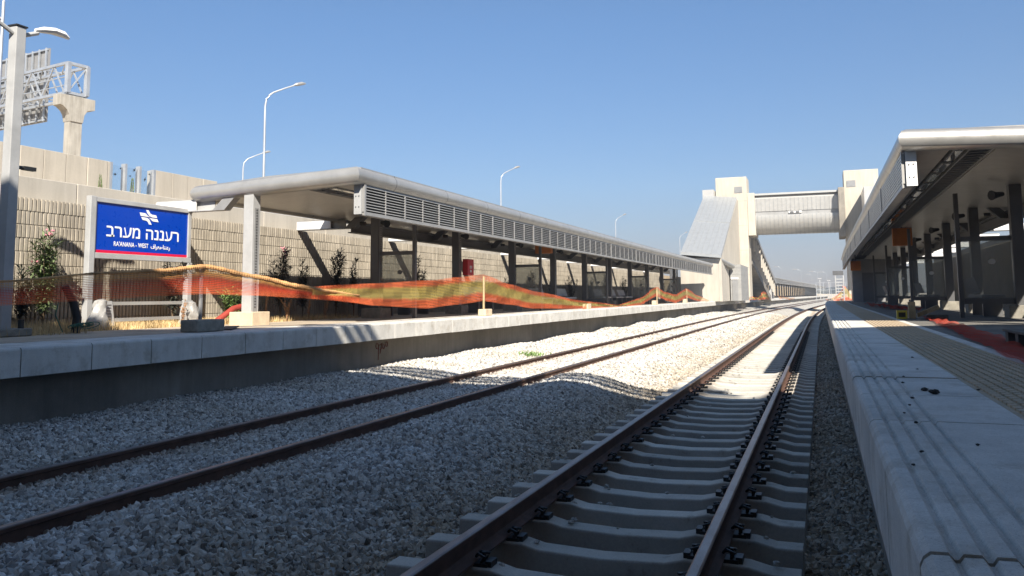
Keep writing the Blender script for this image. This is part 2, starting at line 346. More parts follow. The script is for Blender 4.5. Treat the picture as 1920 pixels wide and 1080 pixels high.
# ------------------------------------------------------------------ ground + ballast
g = MB(False); g.box(-2500, 2500, -2500, 2500, -.9, -.6)
one('ground', g, M['ground'], 'dry sandy ground running flat to the horizon', 'ground', (0, 0, -.6), kind='structure')
PROF = [(-9.5, .06), (-8.6, .06), (-8.0, .02), (-7.4, -.06), (-7.0, -.125), (-6.7, -.13), (-5.5, -.135), (-5.2, -.15), (-4.95, -.05), (-4.5, -.01), (-4.1, -.05), (-3.6, -.2), (-3.15, -.32), (-2.84, -.37), (-2.7, -.43), (-.3, -.45), (-.12, -.40), (.1, -.34), (.6, -.33)]
def hz(x, y):
    for (a, b), (c, d_) in zip(PROF, PROF[1:]):
        if a <= x <= c: z = b+(d_-b)*(x-a)/(c-a); break
    else: z = PROF[-1][1]
    s_ = min(1, max(0, (y-18)/20))
    if x < -7.2: z += s_*.07*math.sin(y*.9+.6*math.sin(y*.37))*min(1, (-7.2-x)/.8) + .02*math.sin(y*1.7+x)
    if -5.0 < x < -3.2: z += .025*math.sin(y*1.1+x*2)+.015*math.sin(y*2.9)
    return z
bed = MB(); NX = 46; ys = []; y = -6.0
while y < 330: ys.append(y); y += .35 if y < 60 else 3.0
xs = [-9.45+9.95*i/NX for i in range(NX+1)]
for yy in ys:
    for x in xs: bed.p(x, yy, hz(x, yy)-.01)
for j in range(len(ys)-1):
    for i in range(NX): a = j*(NX+1)+i; bed.f.append([a, a+1, a+NX+2, a+NX+1])
bal = one('ballast', bed, M['bed'], 'pale crushed limestone ballast lying around both tracks', 'ballast', (0, 0, 0), kind='stuff', smooth=60)
me = bal.data; da = me.attributes.new('dens', 'FLOAT', 'POINT'); sa = me.attributes.new('size', 'FLOAT', 'POINT')
for i, vv in enumerate(me.vertices):
    x, yy = vv.co.x-bo(vv.co.y), vv.co.y
    if yy < 1.0 or yy > 75: dn = 0
    elif yy < 14: dn = 950
    elif yy < 30: dn = 620
    else: dn = 230
    if -2.72 < x < -.22: dn = dn*.25 if yy < 20 else 0
    da.data[i].value = dn; sa.data[i].value = 1.0 if yy < 30 else 1.25
ng = bpy.data.node_groups.new('scatter stones', 'GeometryNodeTree')
ng.interface.new_socket('Geometry', in_out='INPUT', socket_type='NodeSocketGeometry'); ng.interface.new_socket('Geometry', in_out='OUTPUT', socket_type='NodeSocketGeometry')
N = ng.nodes.new; L = ng.links.new; gi = N('NodeGroupInput'); go = N('NodeGroupOutput')
dp = N('GeometryNodeDistributePointsOnFaces'); L(gi.outputs[0], dp.inputs['Mesh'])
def attr(nm):
    a = N('GeometryNodeInputNamedAttribute'); a.data_type = 'FLOAT'; a.inputs['Name'].default_value = nm; return a.outputs['Attribute']
L(attr('dens'), dp.inputs['Density'])
gt = N('GeometryNodeGeometryToInstance')
for k in range(12):
    ico = N('GeometryNodeMeshIcoSphere'); ico.inputs['Radius'].default_value = 1.0; ico.inputs['Subdivisions'].default_value = 1
    sp = N('GeometryNodeSetPosition'); L(ico.outputs[0], sp.inputs['Geometry'])
    pos = N('GeometryNodeInputPosition'); rk = N('FunctionNodeRandomValue'); rk.data_type = 'FLOAT_VECTOR'; rk.inputs[0].default_value = (-.45, -.45, -.45); rk.inputs[1].default_value = (.45, .45, .45); rk.inputs['Seed'].default_value = k*17+3
    vs = N('ShaderNodeVectorMath'); vs.operation = 'ADD'; L(pos.outputs[0], vs.inputs[0]); L(rk.outputs[0], vs.inputs[1])
    L(vs.outputs[0], sp.inputs['Position']); tr = N('GeometryNodeTransform'); tr.inputs['Scale'].default_value = [(1, .8, .6), (1.15, .7, .75), (.9, .9, .55), (1.3, .75, .6), (1, .65, .65), (.8, .85, .8)][k % 6]
    ch = N('GeometryNodeConvexHull'); L(sp.outputs[0], ch.inputs[0]); L(ch.outputs[0], tr.inputs['Geometry']); ss = N('GeometryNodeSetShadeSmooth'); ss.inputs['Shade Smooth'].default_value = False; L(tr.outputs[0], ss.inputs['Geometry'])
    sm = N('GeometryNodeSetMaterial'); sm.inputs['Material'].default_value = M['ballast']; L(ss.outputs[0], sm.inputs[0]); L(sm.outputs[0], gt.inputs[0])
io = N('GeometryNodeInstanceOnPoints'); L(dp.outputs['Points'], io.inputs['Points']); L(gt.outputs[0], io.inputs['Instance']); io.inputs['Pick Instance'].default_value = True
rv = N('FunctionNodeRandomValue'); rv.data_type = 'FLOAT_VECTOR'; rv.inputs[0].default_value = (0, 0, 0); rv.inputs[1].default_value = (6.28, 6.28, 6.28); L(rv.outputs[0], io.inputs['Rotation'])
rs = N('FunctionNodeRandomValue'); rs.data_type = 'FLOAT'; rs.inputs[2].default_value = .018; rs.inputs[3].default_value = .044; rs.inputs['Seed'].default_value = 3
ms = N('ShaderNodeMath'); ms.operation = 'MULTIPLY'; L(rs.outputs[1], ms.inputs[0]); L(attr('size'), ms.inputs[1]); L(ms.outputs[0], io.inputs['Scale'])
ra = N('FunctionNodeRandomValue'); ra.data_type = 'FLOAT'; ra.inputs['Seed'].default_value = 9
st = N('GeometryNodeStoreNamedAttribute'); st.data_type = 'FLOAT'; st.domain = 'INSTANCE'; st.inputs['Name'].default_value = 'rnd'; L(io.outputs[0], st.inputs['Geometry']); L(ra.outputs[1], st.inputs['Value'])
jn = N('GeometryNodeJoinGeometry'); L(gi.outputs[0], jn.inputs[0]); L(st.outputs[0], jn.inputs[0]); L(jn.outputs[0], go.inputs[0])
md = bal.modifiers.new('stones', 'NODES'); md.node_group = ng

# ------------------------------------------------------------------ tracks
RX, LX = (-2.2414, -.7364), (-6.8434, -5.3384)
ry = [-3+i*1.5 for i in range(40)]+[57+i*4 for i in range(66)]
def rail(xc, label, grp):
    t = Thing('rail', label, 'rail', (xc, 3, -.172), grp)
    b = MB(); b.sweep([(xc-.075, -.172), (xc+.075, -.172), (xc+.075, -.160), (xc+.022, -.142), (xc+.010, -.125), (xc+.009, -.052), (xc+.034, -.040), (xc+.0345, -.014), (xc-.0345, -.014), (xc-.034, -.040), (xc-.009, -.052), (xc-.010, -.125), (xc-.022, -.142), (xc-.075, -.160)], ry)
    t.part('rail_web', b, M['rail'])
    b = MB(); b.sweep([(xc-.036, -.016), (xc+.036, -.016), (xc+.036, -.008), (xc+.026, -.001), (xc, 0.0), (xc-.026, -.001), (xc-.036, -.008)], ry)
    t.part('rail_head', b, M['railhead'])
rail(RX[0], 'steel rail on the left of the nearer track with open sleepers', 'rails of the two tracks')
rail(RX[1], 'steel rail of the nearer track closest to the right platform', 'rails of the two tracks')
rail(LX[0], 'rusty rail farthest left in the ballast, nearest the platform wall', 'rails of the two tracks')
rail(LX[1], 'rusty rail of the buried track, second from the left platform', 'rails of the two tracks')
SXC = (RX[0]+RX[1])/2
def sleeper_mesh():
    b = MB(False)
    st = [(-1.30, -.222), (-1.12, -.222), (-.98, -.190), (-.56, -.186), (-.44, -.215), (0, -.232), (.44, -.215), (.56, -.186), (.98, -.190), (1.12, -.222), (1.30, -.222)]
    base = 0; n = len(st)
    for x, z in st:
        for (yy, zz) in ((-.125, -.42), (-.098, z-.010), (-.088, z), (.088, z), (.098, z-.010), (.125, -.42)): b.v.append((x, yy, zz))
    for i in range(n-1):
        for j in range(5): a = i*6+j; b.f.append([a, a+1, a+7, a+6][::-1])
    b.f.append([0, 1, 2, 3, 4, 5]); e = (n-1)*6; b.f.append([e+5, e+4, e+3, e+2, e+1, e])
    return b
def clip_mesh():
    b = MB(False)
    b.box(-.055, .055, -.07, .07, -.19, -.165); b.tube([(.0, -.05, -.165), (.03, -.055, -.125), (-.03, -.03, -.115), (-.06, 0, -.14), (-.03, .03, -.115), (.03, .055, -.125), (0, .05, -.165)], .011, 6)
    b.tube([(0.005, 0, -.17), (.005, 0, -.105)], .016, 6); b.box(.035, .085, -.06, .06, -.19, -.15)
    return b
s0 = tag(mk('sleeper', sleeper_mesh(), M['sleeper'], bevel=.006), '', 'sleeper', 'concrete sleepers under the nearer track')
c0 = mk('rail_clip', clip_mesh(), M['black'], parent=s0)
first = True; yy = 1.55; k = 0
word = ['nearest the camera', 'second from the camera', 'third from the camera', 'fourth from the camera', 'fifth from the camera', 'sixth from the camera']
while yy < 150:
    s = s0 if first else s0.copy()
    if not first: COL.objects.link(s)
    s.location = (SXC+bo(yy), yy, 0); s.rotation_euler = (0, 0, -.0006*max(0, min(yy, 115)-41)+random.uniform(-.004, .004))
    vis = k-5
    if vis < 6 and vis >= 0: s['label'] = 'shaded concrete sleeper of the nearer track, '+word[vis]
    elif yy < 14.5: s['label'] = 'concrete sleeper in the shaded stretch between both near rails'
    elif yy < 19.3: s['label'] = 'sunlit sleeper just before the canopy shadow crosses the rails'
    elif yy < 60: s['label'] = 'sunlit concrete sleeper in the bright patch of the nearer track'
    else: s['label'] = 'far concrete sleeper where the nearer track bends right'
    if yy < 40:
        for xr in RX:
            for sg in (-1, 1):
                if first: c = c0; first = False
                else: c = c0.copy(); COL.objects.link(c); c.parent = s
                c.location = (xr-SXC+sg*.115, 0, 0); c.rotation_euler = (0, 0, 0 if sg > 0 else math.pi); c.scale = (.88, .88, 1)
    first = False; yy += .6; k += 1

lb_ = MB(); random.seed(31)
for k_ in range(110):
    y_ = 1.55+.6*random.randint(3, 34)+random.uniform(-.06, .06); x_ = random.choice((random.uniform(-2.78, -2.4), random.uniform(-2.05, -.95), random.uniform(-2.05, -1.7), random.uniform(-.55, -.22)))
    r_ = random.uniform(.010, .026); z_ = -.19-.04*max(0, 1-abs(abs(x_-SXC)-.77)/.3 < .2); lb_.ball((x_, y_, -.205+r_*.5), r_, 6, 4, 1.2, .9, .7, noise=.7)
one('loose_stones', lb_, M['pebble'], 'loose ballast stones scattered over the sleepers', 'stones', (-1.5, 8, -.2), kind='stuff')

# ------------------------------------------------------------------ platforms
def ysl(a, b, s_):
    n = max(1, round((b-a)/s_)); return [a+(b-a)*i/n for i in range(n+1)]
def groove_profile(x0, sg, z1, z0, xin):
    # nosing with four rounded ribs from the edge x0 inwards (sg=+1 inwards is +x)
    P = [(x0, z0), (x0, z1-.03), (x0+sg*.008, z1-.012)]
    x = .022
    for i in range(4):
        P += [(x0+sg*(x), z1-.001), (x0+sg*(x+.034), z1), (x0+sg*(x+.045), z1-.014), (x0+sg*(x+.053), z1-.014)]
        x += .062
    P += [(x0+sg*x, z1), (x0+sg*xin, z1), (x0+sg*xin, z0)]
    return P if sg < 0 else P
def platform(side, x0, sg, y0, y1, joint0):
    b = MB(); y = joint0
    while y < y1:
        st_ = 1.0 if y < 70 else 8.0
        a_, b_ = max(y0, y), min(y+st_, y1)
        if b_ > a_:
            dz = random.uniform(-.003, .003) if y < 70 else 0
            P = [(px, pz+dz) for px, pz in groove_profile(x0, sg, 1.0, .665, .62)]
            if y > 45: P = [(x0, .665), (x0, .975), (x0+sg*.03, 1.0), (x0+sg*.62, 1.0), (x0+sg*.62, .665)]
            if sg > 0: P = P[::-1]
            b.sweep(P, [a_+.008, b_-.008])
        y += st_
    return b
# right platform
t = platform('r', .17, 1, -6, 170, -6.015)
one('platform_edge', t, M['slab'], 'grooved pale concrete edge slabs of the right platform', 'platform edge', (.17, 3, .665), kind='structure')
b = MB(); b.box(.42, .79, -6, 60, .5, .93, 2); b.box(.34, .6, -6, 170, -.5, .66, 2); b.box(.42, .79, 60, 170, .5, .93, 8)
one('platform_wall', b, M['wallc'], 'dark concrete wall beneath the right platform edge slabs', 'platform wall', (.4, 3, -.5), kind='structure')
b = MB(); y = -6.015   # second row of slabs up to the tactile strip, and the slim strip behind it
b2 = MB()
while y < 70:
    b.box(.795-.001, .80, y+.003, y+.997, .8, .999); b2.box(1.42, 1.53, y+.003, y+.997, .9, 1.0); y += 1.0
b3 = MB(); yy = -6.0
b3.box(.80, 1.418, -6, 70, .9, .992, 2)
for i in range(10):
    xx = .825+i*.060; y = 1.0
    while y < 26:
        b3.box(xx, xx+.033, y, y+.075, .99, 1.004); y += .1
    if True: b3.box(xx, xx+.033, 26, 70, .99, 1.004, 3)
one('tactile_strip', b3, M['tactile'], 'beige ribbed tactile warning strip along the right platform', 'tactile paving', (.8, 3, .99), kind='structure')
one('platform_kerb', b2, M['slab'], 'slim pale kerb row behind the beige tactile strip', 'kerb', (1.45, 3, 1), kind='structure')
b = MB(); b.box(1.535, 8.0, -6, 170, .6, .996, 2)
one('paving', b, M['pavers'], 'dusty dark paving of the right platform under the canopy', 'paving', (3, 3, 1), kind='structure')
# left platform
t = platform('l', -8.7, -1, -6, 330, -6-.9)
one('platform_edge', t, M['slab'], 'pale concrete edge slabs of the left platform above the ballast', 'platform edge', (-8.7, 3, .665), kind='structure')
b = MB(); b.box(-9.55, -9.15, -6, 330, -.5, .66, 2)
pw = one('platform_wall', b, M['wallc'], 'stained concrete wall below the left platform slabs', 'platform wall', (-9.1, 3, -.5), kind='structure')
b = MB(); b.box(-9.9, -9.325, -6, 330, .6, .992, 2)
one('paving_strip', b, M['slab'], 'pale strip of paving behind the left platform edge slabs', 'paving', (-9.6, 3, 1), kind='structure')
b = MB(); b.box(-12.0, -9.905, -6, 330, .6, .996, 2)
one('paving', b, M['pave'], 'dusty sand coloured paving of the left platform', 'paving', (-11, 3, 1), kind='structure')
b = MB(); b.box(-17.5, -12.005, -6, 330, .5, .985, 2)
one('soil_strip', b, M['sand'], 'sandy soil strip at the foot of the ribbed wall', 'soil', (-13, 3, 1), kind='structure')
# graffiti 9700
gb = MB()
def stroke(pts):
    gb.tube([(-9.144, 16.05+p[0]*.58, .34+p[1]*.30-.02*p[0]) for p in pts], .009, 5)
def arc(cx, cy, rx, ry, a0, a1, n=10): return [(cx+rx*math.cos(R(a0+(a1-a0)*i/n)), cy+ry*math.sin(R(a0+(a1-a0)*i/n))) for i in range(n+1)]
stroke(arc(.12, .5, .1, .2, 20, 380)+[(.22, .3), (.2, -.5)]); stroke([(.3, .55), (.5, .7), (.42, .4), (.34, -.05)]); stroke([(.33, .25), (.5, .35)])
stroke(arc(.62, .45, .08, .17, 0, 360)); stroke(arc(.85, .62, .08, .18, 0, 360))
mk('graffiti', gb, M['graf'], parent=pw, origin=tuple(pw.location))

# ------------------------------------------------------------------ ribbed retaining walls
def ribwall(xw, sg, y0, y1, z0, z1, zc, yfar):
    t = Thing('retaining_wall', '', 'retaining wall', (xw, 15, z0))
    b = MB(); row = (z1-z0)/10; pit = .09
    for r_ in range(10):
        za, zb = z0+r_*row+.006, z0+(r_+1)*row-.006
        P = []; y = y0+random.uniform(0, .05); i = 0
        top = z1 if True else 0
        prof = []
        while y < y1:
            dd = random.uniform(-.006, .006)
            g_ = .028 if i % 4 else .04
            prof += [(xw-sg*.0+dd*sg, y), (xw+dd*sg, y+pit*.62), (xw-sg*g_, y+pit*.74), (xw-sg*g_, y+pit*.9)]; y += pit; i += 1
        n0 = len(b.v)
        for (x, y) in prof: b.p(x, y, za); b.p(x, y, zb)
        for q in range(len(prof)-1): a = n0+2*q; b.f.append([a, a+2, a+3, a+1])
        b.box(xw-sg*.05 if sg > 0 else xw+.05, (xw-.05 if sg < 0 else xw-sg*.05), y0, y1, za, zb) if False else None
        # top lips of every row
        for q in range(len(prof)-1):
            (xa, ya), (xb, yb) = prof[q], prof[q+1]
            b.quad((xa, ya, zb), (xb, yb, zb), (xw-sg*.08, yb, zb), (xw-sg*.08, ya, zb))
    t.part('block_facing', b, M['rib'])
    b = MB(); a_, c_ = sorted((xw-sg*.055, xw-sg*.6)); b.box(a_, c_, y0, y1, z0-.4, z1-.01, 2); t.part('wall_core', b, M['rib'])
    b = MB(); a_, c_ = sorted((xw-sg*.25, xw-sg*.75))
    y = y0
    while y < yfar:
        b.box(a_, c_, y+.01, min(y+3.0, yfar)-.01, z1-.008, zc, 1.5); y += 3.0
    t.part('cap_beam', b, M['cream'], bevel=.012)
    return t
t = ribwall(-13.75, 1, 6.5, 76, .95, 3.45, 3.88, 76)
setlabel(t.root, 'tall ribbed block retaining wall with a smooth concrete cap behind the left canopy')
t = ribwall(6.6, -1, 12, 60, .95, 3.45, 3.75, 60)
setlabel(t.root, 'ribbed retaining wall in shade behind the right canopy')
# embankment tops behind the walls
b = MB(); b.box(-60, -14.9, -30, 300, .2, 3.5, 5); one('embankment', b, M['sand'], 'earth embankment held up by the left retaining wall', 'embankment', (-30, 20, 3), kind='structure')
b = MB(); b.box(7.5, 60, -30, 60, .2, 3.3, 5); one('embankment', b, M['sand'], 'earth embankment behind the right retaining wall', 'embankment', (20, 20, 3), kind='structure')

# high noise barrier on the embankment, with a glazed gap and bird decals
t = Thing('noise_barrier', 'cream concrete noise barrier with a glazed gap above the left wall', 'noise barrier', (-17, 15, 3.5))
def bpanels(y0, y1):
    y = y0
    while y < y1-.05:
        e = min(y+.62, y1); b = MB(); b.box(-17.3, -17.0+random.uniform(0, .02), y+.008, e-.008, 3.4, 5.08); o_ = t.part('barrier_panel', b, M['cream'], bevel=.008); y = e
bpanels(8.0, 16.15); bpanels(17.7, 20.2)
for yp in (16.18, 16.66, 17.15, 17.66):
    b = MB(); b.box(-17.12, -16.98, yp-.035, yp+.035, 3.4, 5.1 if yp not in (16.18, 17.66) else 5.08); t.part('post', b, M['galv'])
b = MB(); b.box(-17.06, -17.05, 16.2, 17.64, 3.4, 5.03); gp_ = t.part('glass_panel', b, M['clearglass'])
bd = MB(False)
for (y, z, a, s_) in ((16.35, 4.78, .1, 1), (16.53, 4.96, .6, .7), (16.99, 4.98, .9, 1), (16.85, 4.80, .1, .7), (17.37, 4.78, 1.2, 1), (17.52, 4.94, .2, .7)):
    k = .075*s_; ca, sa_ = math.cos(a), math.sin(a)
    def T(u, v_): return (-17.035, y+(u*ca-v_*sa_)*k, z+(u*sa_+v_*ca)*k)
    bd.extr([T(-1, .1), (T(-.3, .25)), T(0, .6), T(.25, .15), T(1, .25), T(.2, -.15), T(-.1, -.45), T(-.25, -.05)], (.006, 0, 0))
t.part('bird_decal', bd, M['black'], parent=gp_)

# ------------------------------------------------------------------ canopies
def canopy(label, xl, sg, y0, y1, dz, ncol, detail, zf=1.0, grp='platform canopies'):
    """xl = louver plane, sg = direction from the louver towards the back (-1 left, +1 right)"""
    T = Thing('canopy', label, 'canopy', (xl+sg*2.6, y0, zf), grp)
    X = lambda d_: xl+sg*d_
    yy = ysl(y0, y1, 2.0); zt = 4.0+dz; rb = .185
    # eave tube : front, along the track, back
    def tz(d_): return zt-.045*d_
    TE = .07
    b = MB(); b.mtube([(X(3.9), y, tz(3.9)) for y in yy[:0:-1]]+[(X(3.9), y0, tz(3.9))]+[(X(TE), y0, zt)]+[(X(TE), y, zt) for y in yy[1:]], rb, 20)
    T.part('edge_tube', b, M['alu'], smooth=50)
    # roof plate and soffit
    b = MB()
    pr = [(X(-.05), zt+.02), (X(3.9), tz(3.9)+.02), (X(3.9), tz(3.9)+.17), (X(2.2), zt+.12), (X(-.05), zt+.17)]
    b.sweep(pr if sg > 0 else pr[::-1], yy); T.part('roof_panel', b, M['alu'])
    s_ = MB()
    slot = (1.02, 1.42, 1.47) if True else None
    def strip(d0, d1, zo=0):
        pr = [(X(d0), tz(d0)-.12+zo), (X(d1), tz(d1)-.12+zo), (X(d1), tz(d1)-.09+zo), (X(d0), tz(d0)-.09+zo)]
        y = y0+.12
        while y < y1-.05:
            e = min(y+2.64 if detail > 1 else y1, y1-.05); s_.sweep(pr if sg > 0 else pr[::-1], [y+.004, e-.004]); y = e
    strip(.06, .72); strip(1.42, 3.85)
    T.part('soffit', s_, M['soffit'])
    if detail:
        q = MB(); q.box(*sorted((X(.72), X(1.42))), y0+.12, y1-.05, zt-.06, zt-.04, 2); T.part('cable_trough', q, M['black'])
        q = MB()
        for d_ in (1.02, 1.38): q.box(*sorted((X(d_), X(d_+.03))), y0+.15, min(y1, y0+42), zt-.16, zt-.10, 2)
        y = y0+.2
        while y < min(y1, y0+42): q.box(*sorted((X(1.05), X(1.38))), y, y+.035, zt-.155, zt-.125); y += .3
        T.part('cable_ladder', q, M['midsteel'])
        y = y0+.4; k = 0
        while y < min(y1, y0+36):
            q = MB(); q.box(*sorted((X(.78), X(.96))), y, y+1.22, zt-.16, zt-.09); f_ = T.part('light_fixture', q, M['midsteel'], bevel=.01)
            q = MB(); q.box(*sorted((X(.81), X(.93))), y+.04, y+1.18, zt-.172, zt-.161); T.part('diffuser', q, M['glass'], parent=f_)
            y += 1.5
    # louver screen
    zb, zl = 3.28+dz, 3.83+dz
    frm = MB(); frm.box(*sorted((X(-.06), X(.10))), y0+.16, y1-.2, zb-.07, zb, 2); frm.box(*sorted((X(-.02), X(.06))), y0+.16, y1-.2, zl-.03, zl, 2)
    T.part('louver_frame', frm, M['louver'])
    ep = MB(); ep.box(*sorted((X(0.0), X(.17))), y0+.10, y0+.145, zb-.05, zl+.02); eo = T.part('end_plate', ep, M['white' if sg > 0 else 'greysteel'])
    bt = MB()
    for z_ in (zb+.1, zb+.32): 
        for d_ in (.05, .12): bt.tube([(X(d_), y0+.085, z_), (X(d_), y0+.102, z_)], .012, 6)
    T.part('bolt', bt, M['darksteel'], parent=eo)
    y = y0+.16; k = 0; pan = .8815*2
    while y < y1-.5:
        e = min(y+pan, y1-.2); q = MB()
        for j in range(9):
            z_ = zb+.035+j*.0585
            pr = [(X(-.045), z_), (X(-.043), z_+.008), (X(.015), z_+.044), (X(.018), z_+.036)]
            if sg > 0: pr = [(X(-.046), z_), (X(-.050), z_+.033), (X(-.040), z_+.033), (X(-.036), z_)]
            q.sweep(pr if sg < 0 else pr[::-1], [y+.02, e-.02] if y < 41 else ysl(y+.02, e-.02, 2))
        for yq, wd in ((y, .020), ((y+e)/2, .010)):
            q.box(*sorted((X(-.05), X(.03 if sg < 0 else -.01))), yq-wd, yq+wd, zb, zl-.03)
        if k % 3 == 0: q.box(*sorted((X(-.065), X(-.05))), y-.03, y+.03, zb-.08, zl)
        T.part('louver_panel', q, M['louver' if sg < 0 else 'clad']); y = e; k += 1  # right slats take a paler metal, standing for reflected light on them
    # dark back plate behind the screen, and longitudinal girders
    q = MB(); q.box(*sorted((X(.12), X(.15))), y0+.2, y1-.2, zb, zl+.1, 2); T.part('back_plate', q, M['darksteel' if sg < 0 else 'black'])  # black on the right, standing for the shaded gaps between slats
    q = MB()
    for za, zb2 in ((3.33, 3.36), (3.60, 3.63)): q.box(*sorted((X(3.36), X(3.56))), y0+5.4, y1-.3, za+dz, zb2+dz, 2)
    q.box(*sorted((X(3.45), X(3.47))), y0+5.4, y1-.3, 3.361+dz, 3.599+dz, 2)
    T.part('girder', q, M['darksteel'])
    # columns with footing, bracket and outrigger
    for i in range(ncol):
        yc = y0+.02+i*5.29
        if yc > y1: break
        cx = X(2.6); q = MB()
        q.box(cx-.12, cx+.12, yc-.125, yc+.125, zf+.22, tz(2.6)-.122)
        near = i < 1
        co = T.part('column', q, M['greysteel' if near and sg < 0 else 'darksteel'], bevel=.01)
        if i < 4:
            q = MB(); z_ = zf+.35
            q.box(cx+.121, cx+.128, yc-.07, yc+.07, zf+.25, 3.45+dz)
            T.part('side_channel', q, M['midsteel'], parent=co)
            q = MB(); z_ = zf+.35
            while z_ < 3.4+dz: q.box(cx+.1285, cx+.131, yc-.02, yc+.02, z_, z_+.03); z_ += .06
            T.part('perforation', q, M['black'], parent=co)
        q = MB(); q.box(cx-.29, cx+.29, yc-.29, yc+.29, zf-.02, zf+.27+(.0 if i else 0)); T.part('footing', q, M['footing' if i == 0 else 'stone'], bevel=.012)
        if detail:
            q = MB(); z1_, z0_ = 3.70+dz, 3.44+dz
            for a_, c_ in ((z0_, z0_+.02), (z1_-.02, z1_)): q.box(*sorted((X(3.57), X(5.08))), yc-.10, yc+.10, a_, c_)
            q.box(*sorted((X(3.57), X(5.08))), yc-.012, yc+.012, z0_+.021, z1_-.021)
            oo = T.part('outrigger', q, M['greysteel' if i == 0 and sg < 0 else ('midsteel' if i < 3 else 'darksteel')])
            q = MB(); q.box(*sorted((X(4.0), X(5.10))), yc-.105, yc-.075, z0_+.022, z1_-.022); T.part('end_plate', q, M['white'], parent=oo)  # white plate stands for the sunlit outer part of the web
            q = MB(); u = [(X(3.25), yc-.10, z0_), (X(3.56), yc-.10, z0_), (X(3.25), yc-.10, tz(3.2)-.125), (X(2.95), yc-.10, tz(3.0)-.125)]
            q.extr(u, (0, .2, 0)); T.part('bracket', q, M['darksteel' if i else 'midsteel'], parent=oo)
        if detail and i % 2 == 1:       # glass wind screen across the platform
            gx = X(1.45); q = MB()
            q.box(gx-.045, gx+.045, yc-.05, yc+.05, zf, 3.62+dz); pa = T.part('screen_post', q, M['darksteel'])
            q = MB(); a_, c_ = sorted((X(1.50), X(2.47))); q.box(a_, c_, yc-.04, yc+.04, zf+1.68, zf+1.78); T.part('screen_rail', q, M['darksteel']); q = MB(); q.box(a_, c_, yc-.04, yc+.04, zf+.30, zf+.42); T.part('screen_rail', q, M['darksteel'])
            q = MB(); q.box(a_, c_, yc-.006, yc+.006, zf+.42, zf+1.68); gl_ = T.part('glass_panel', q, M['glass'])
            q = MB(); cxx, czz = (a_+c_)/2+.1, zf+1.22
            q.extr([(cxx+.075*math.cos(2*math.pi*j/16)+bo(0), yc-.012, czz+.06*math.sin(2*math.pi*j/16)) for j in range(16)], (0, .004, 0)); st_ = T.part('sticker', q, M['cloth' if sg > 0 else 'darksteel'], parent=gl_)
        if detail and i in (1, 2, 3, 4):
            q = MB(); zz = 3.55+dz; q.tube([(X(2.35), yc-.16, zz), (X(2.2), yc-.28, zz-.03), (X(2.1), yc-.34, zz-.04)], [.05, .07, .11], 10)
            lsp = T.part('loudspeaker', q, M['black']); q = MB(); q.tube([(X(2.85), yc-.16, zz), (X(3.0), yc-.2, zz)], .05, 8); T.part('camera', q, M['black'])
    return T
cl = canopy('long grey louvered canopy over the left platform, between the track and the ribbed wall', -8.65, -1, 14.45, 70.3, 0.0, 11, 2)
cr = canopy('louvered canopy over the right platform seen from below in shade', 1.45, 1, 15.35, 66.5, .13, 10, 2)
cf = canopy('far canopy of the left platform beyond the footbridge', -8.65, -1, 128, 300, .05, 33, 0)
# ------------------------------------------------------------------ unseen deck added over the camera to throw the near shade
T = Thing('added_shade_deck', 'unseen concrete deck with bars added above the viewpoint to shade the near tracks', 'footbridge', (4, -2, 0))
b = MB(False)
DK = [(-9, -14), (22, -14), (22, 4.9), (9.6, 4.4), (6.3, 1.75), (-2.3, 1.7), (-4.3, .2), (-5.4, -.1), (-9, -1.3)]
b.extr([(x, y, 12.0) for x, y in DK], (0, 0, .45)); T.part('deck', b, M['wallc'])
b = MB(False); b.box(-20, 22, -14.6, -14.02, -.6, 12.4); T.part('light_block_wall', b, M['wallc'])  # unseen wall added to block low light from behind the camera
for h in (.85, 1.25, 1.65):
    b = MB(False); b.bar((-2.6, 1.6, 12.0+h), (6.4, 1.65, 12.0+h), .17); T.part('shade_bar', b, M['galv'])  # bars added to stripe the edge of the cast shade
for x_, y_ in ((-8.4, -8), (3.5, -6), (-4.1, -8), (14, 3), (14, -8)):
    b = MB(False); b.box(x_-.35, x_+.35, y_-.35, y_+.35, -.5, 11.99); T.part('column', b, M['wallc'])  # supports of the added deck

# ------------------------------------------------------------------ station name sign
SX, SY0, SY1, SZ0, SZ1 = -12.9, 11.82, 14.50, 2.33, 3.50
T = Thing('station_sign', 'blue station name board in a grey frame standing before the ribbed wall', 'sign', (SX, 13.1, 1))
b = MB(False)
b.box(SX-.06, SX+.05, SY0, SY1, SZ1-.09, SZ1); b.box(SX-.06, SX+.05, SY0, SY1, SZ0, SZ0+.11); b.box(SX-.06, SX+.05, SY0+.02, SY0+.12, SZ0+.11, SZ1-.09); b.box(SX-.06, SX+.05, SY1-.11, SY1-.02, SZ0+.11, SZ1-.09)
T.part('frame', b, M['greysteel'], bevel=.008)
for y in (SY0-.03, SY1-.10):
    b = MB(False); b.box(SX-.07, SX+.06, y, y+.13, 1, SZ1+.01 if y < 12 else SZ0+.0); T.part('post', b, M['greysteel'], bevel=.01)
b = MB(False); PY0, PY1, PZ0, PZ1 = SY0+.12, SY1-.11, SZ0+.11, SZ1-.09
b.box(SX-.03, SX+.02, PY0, PY1, PZ0, PZ1); pn = T.part('panel', b, M['blue'])
b = MB(False); b.box(SX+.021, SX+.024, PY0, PY1, PZ0, PZ0+.055); T.part('red_stripe', b, M['signred'], parent=pn)
PW, PH = PY1-PY0, PZ1-PZ0
def S(u, v_): return (SX+.024, PY0+u*PW, PZ1-v_*PH)
lg = MB(False)
def lp(pts): lg.extr([S(u, v_) for u, v_ in pts], (.004, 0, 0))
